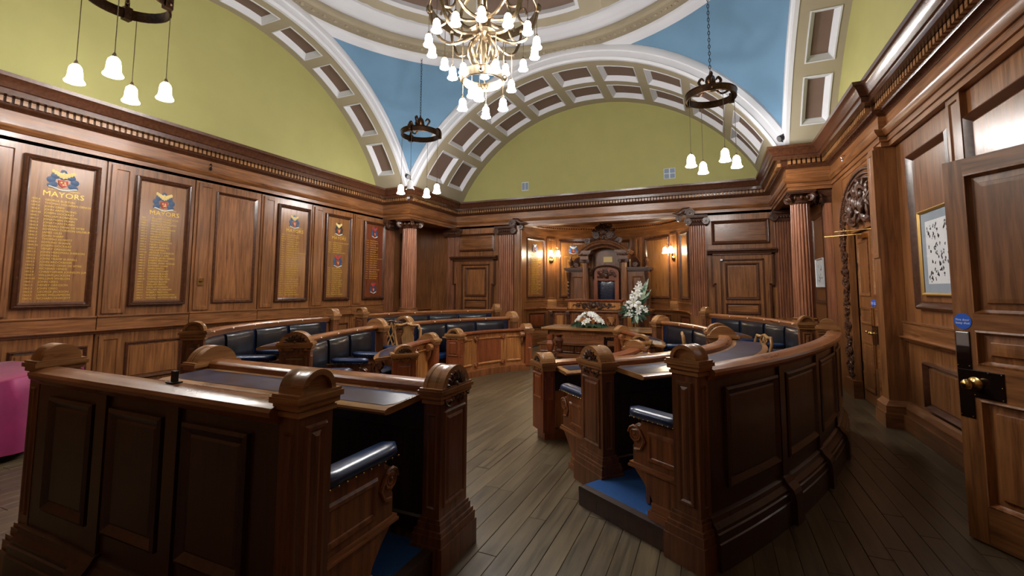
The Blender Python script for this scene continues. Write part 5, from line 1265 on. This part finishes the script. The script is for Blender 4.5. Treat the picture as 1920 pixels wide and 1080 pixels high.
def pendant(c, zr, label, zs, angs, off=None, ztop=6.92, R=.385):
    x, y = c
    t = thing('pendant_lamp', label, 'hanging lamp', (x, y, zr), 'four light ring pendants hung from the dome')
    m = MB(); m.loops([[(x + r * cos(2 * pi * i / 32), y + r * sin(2 * pi * i / 32), zr + h) for (r, h) in ((R, -.05), (R + .012, -.045), (R + .012, .05), (R + .022, .055), (R + .018, .07), (R - .01, .07), (R - .01, -.05))] for i in range(32)] + [[(x + r, y, zr + h) for (r, h) in ((R, -.05), (R + .012, -.045), (R + .012, .05), (R + .022, .055), (R + .018, .07), (R - .01, .07), (R - .01, -.05))]], False, False); obj('hoop', m, BRONZE, t, smooth=40)
    for k, a in enumerate((35, 155, 275)):
        g = rad(a); d = lambda r, h: (x + r * cos(g), y + r * sin(g), zr + h)
        m = MB(); m.tube(cr([d(R + .02, .02), d(R + .035, .1), d(R - .02, .16), d(R - .1, .11), d(R - .2, .08), d(.11, .14), d(.07, .26)]), crr([.02, .026, .024, .018, .018, .018, .014]), 7)
        m.tube(cr([d(.1, .16), d(.15, .22), d(.2, .31), d(.15, .36), d(.11, .31)]), crr([.012, .018, .024, .022, .012]), 6); m.ball(d(R + .02, 0), (.045, .045, .055), 8, 5); m.box(x + (R + .01) * cos(g) - .04, x + (R + .01) * cos(g) + .04, y + (R + .01) * sin(g) - .04, y + (R + .01) * sin(g) + .04, zr - .06, zr + .09); obj('scroll_arm', m, BRONZE, t, smooth=50)
    m = MB(); m.lathe([(.01, zr + .12), (.05, zr + .16), (.065, zr + .22), (.085, zr + .27), (.07, zr + .34), (.02, zr + .39), (.012, zr + .44)], 14, c=c); obj('centre_bulb', m, BRONZE, t, smooth=50)
    m = MB(); n = int((ztop - zr - .42) / .06)
    for i in range(n):
        z0 = zr + .42 + i * .06; pts = [(x + (.016 * cos(2 * pi * k / 8) if i % 2 else 0), y + (0 if i % 2 else .016 * cos(2 * pi * k / 8)), z0 + .038 + .038 * sin(2 * pi * k / 8)) for k in range(9)]; m.tube(pts, .005, 4)
    obj('chain', m, IRON, t, kind='stuff')
    for k, a in enumerate(angs):
        g = rad(a); p = (x + R * cos(g), y + R * sin(g)); hung_shade(t, (p[0], p[1], zs), (p[0], p[1], zr - .04), off != k)
pendant((-5.88, 2.72), 4.80, 'ring pendant at the near left, its hoop cut by the top edge', 3.76, (230, 325, 141, 65))
pendant((-5.79, 8.16), 4.97, 'bronze ring pendant at the left back corner with one lamp unlit', 3.66, (200, 279, 100, 16), 1, R=.40)
pendant((.06, 8.15), 4.83, 'bronze ring pendant at the right back corner, all four lamps lit', 3.62, (211, 114, 297, 21))
# main chandelier
X0, Y0c = -2.72, 5.22
ch = thing('chandelier', 'great brass chandelier with many bell lamps under the dome', 'chandelier', (X0, Y0c, 4.0))
def hoop(r, z0, z1, name, mat, th_=.02):
    pr = ((r, z0), (r + th_ * .6, z0), (r + th_, z0 + .01), (r + th_, z1 - .01), (r + th_ * .6, z1), (r, z1))
    m = MB(); L = [[(X0 + q * cos(2 * pi * i / 48), Y0c + q * sin(2 * pi * i / 48), z) for q, z in pr] for i in range(48)]; m.loops(L + [L[0]], False, False); return obj(name, m, mat, ch, smooth=35)
hoop(.265, 4.32, 4.45, 'lower_hoop', BRASSD)
hoop(.71, 5.30, 5.42, 'upper_hoop', BRASSD)
m = MB(); m.lathe([(.03, 4.48), (.08, 4.50), (.06, 4.54), (.02, 4.56), (.02, 4.92), (.1, 4.94), (.14, 4.98), (.17, 5.02), (.12, 5.06), (.10, 5.1), (.09, 5.22), (.13, 5.25), (.11, 5.28), (.06, 5.3), (.035, 5.4), (.03, 7.9)], 20, c=(X0, Y0c)); obj('stem', m, BRASSD, ch, smooth=40)
for k in range(10):
    g = 2 * pi * k / 10; m = MB(); m.tube([(X0 + r * cos(g), Y0c + r * sin(g), z) for r, z in ((.06, 4.54), (.14, 4.59), (.19, 4.68), (.2, 4.76), (.18, 4.85), (.12, 4.92), (.08, 4.95))], .017, 6); obj('cage_rib', m, BRASSD, ch, smooth=50)
for k in range(8):
    g = 2 * pi * (k + .5) / 8; d = lambda r, z: (X0 + r * cos(g), Y0c + r * sin(g), z)
    m = MB(); m.tube(cr([d(.1, 5.0), d(.3, 4.90), d(.45, 4.88), d(.58, 4.95), d(.66, 5.1), d(.71, 5.24), d(.72, 5.34)]), .022, 7); 
    m.tube(cr([d(.1, 5.2), d(.3, 5.22), d(.5, 5.4), d(.44, 5.62), d(.22, 5.72), d(.05, 5.95)]), .024, 7); m.tube(cr([d(.66, 5.1), d(.52, 5.16), d(.46, 5.3), d(.54, 5.36), d(.58, 5.28)]), .016, 6); m.ball(d(.73, 5.36), (.05, .05, .07), 8, 5); obj('scroll_arm', m, BRASSD, ch, smooth=50)
    if k % 2 == 0:
        m = MB(); m.tube([d(.27, 4.95), d(.275, 4.45)], .008, 5); m.ball(d(.285, 4.39), (.045, .045, .05), 8, 5); obj('hoop_hanger', m, BRASSD, ch)
for k in range(14):
    g = 2 * pi * (k + .5) / 14; hung_shade(ch, (X0 + .72 * cos(g), Y0c + .72 * sin(g), 4.74 + .03 * (k % 2)), (X0 + .72 * cos(g), Y0c + .72 * sin(g), 5.31), s=.78)
for k in range(4):
    g = 2 * pi * (k + .2) / 4; hung_shade(ch, (X0 + .27 * cos(g), Y0c + .27 * sin(g), 3.95 + .01 * k), (X0 + .27 * cos(g), Y0c + .27 * sin(g), 4.34), s=.78)
for k in range(4):
    g = 2 * pi * (k + .55) / 4; hung_shade(ch, (X0 + .42 * cos(g), Y0c + .42 * sin(g), 4.30), (X0 + .42 * cos(g), Y0c + .42 * sin(g), 4.88), s=.76)
# recess wall lights
for (s, lb) in ((apx(-4.43), 'brass wall light with two bells at the left of the recess'), (AP.len - apx(-4.43), 'brass wall light with two bells at the right of the recess')):
    P, tq = AP.at(s); N = AP.n(s); B = Vector((P.x, P.y, 0)); n3 = Vector((N.x, N.y, 0)); t3 = Vector((tq.x, tq.y, 0))
    w = thing('wall_light', lb, 'wall light', tuple(B + n3 * .05 + Vector((0, 0, 2.42))), 'two bell wall lights in the recess')
    F = lambda a, b, c: tuple(B + t3 * a + n3 * (.05 + c) + Vector((0, 0, b)))
    m = MB(); m.lathe([(.07, 0), (.075, .01), (.05, .025), (.02, .04)], 14, lambda x, y, z: F(x, 2.45 + y, z)); m.ball(F(0, 2.56, .03), (.03, .03, .05), 8, 5); obj('back_plate', m, BRASS, w, smooth=40)
    for sd in (-1, 1):
        m = MB(); m.tube([F(0, 2.5, .03), F(sd * .04, 2.72, .08), F(sd * .09, 2.84, .14), F(sd * .13, 2.80, .17)], .009, 6); obj('swan_arm', m, BRASS, w, smooth=50)
        q = F(sd * .13, 2.58, .17); hung_shade(w, q, F(sd * .13, 2.80, .17), s=.85, gl=GLOWW)

# ------------------------------------------------------------------ lettering becomes plain mesh
bpy.context.view_layer.update()
dg = bpy.context.evaluated_depsgraph_get()
for o in TEXTS:
    me = bpy.data.meshes.new_from_object(o.evaluated_get(dg)); nm = o.name; cu = o.data
    n = bpy.data.objects.new('lettering', me); COL.objects.link(n); n.parent = o.parent; n.matrix_basis = o.matrix_basis
    bpy.data.objects.remove(o); bpy.data.curves.remove(cu); n.name = nm; n['kind'] = 'stuff'
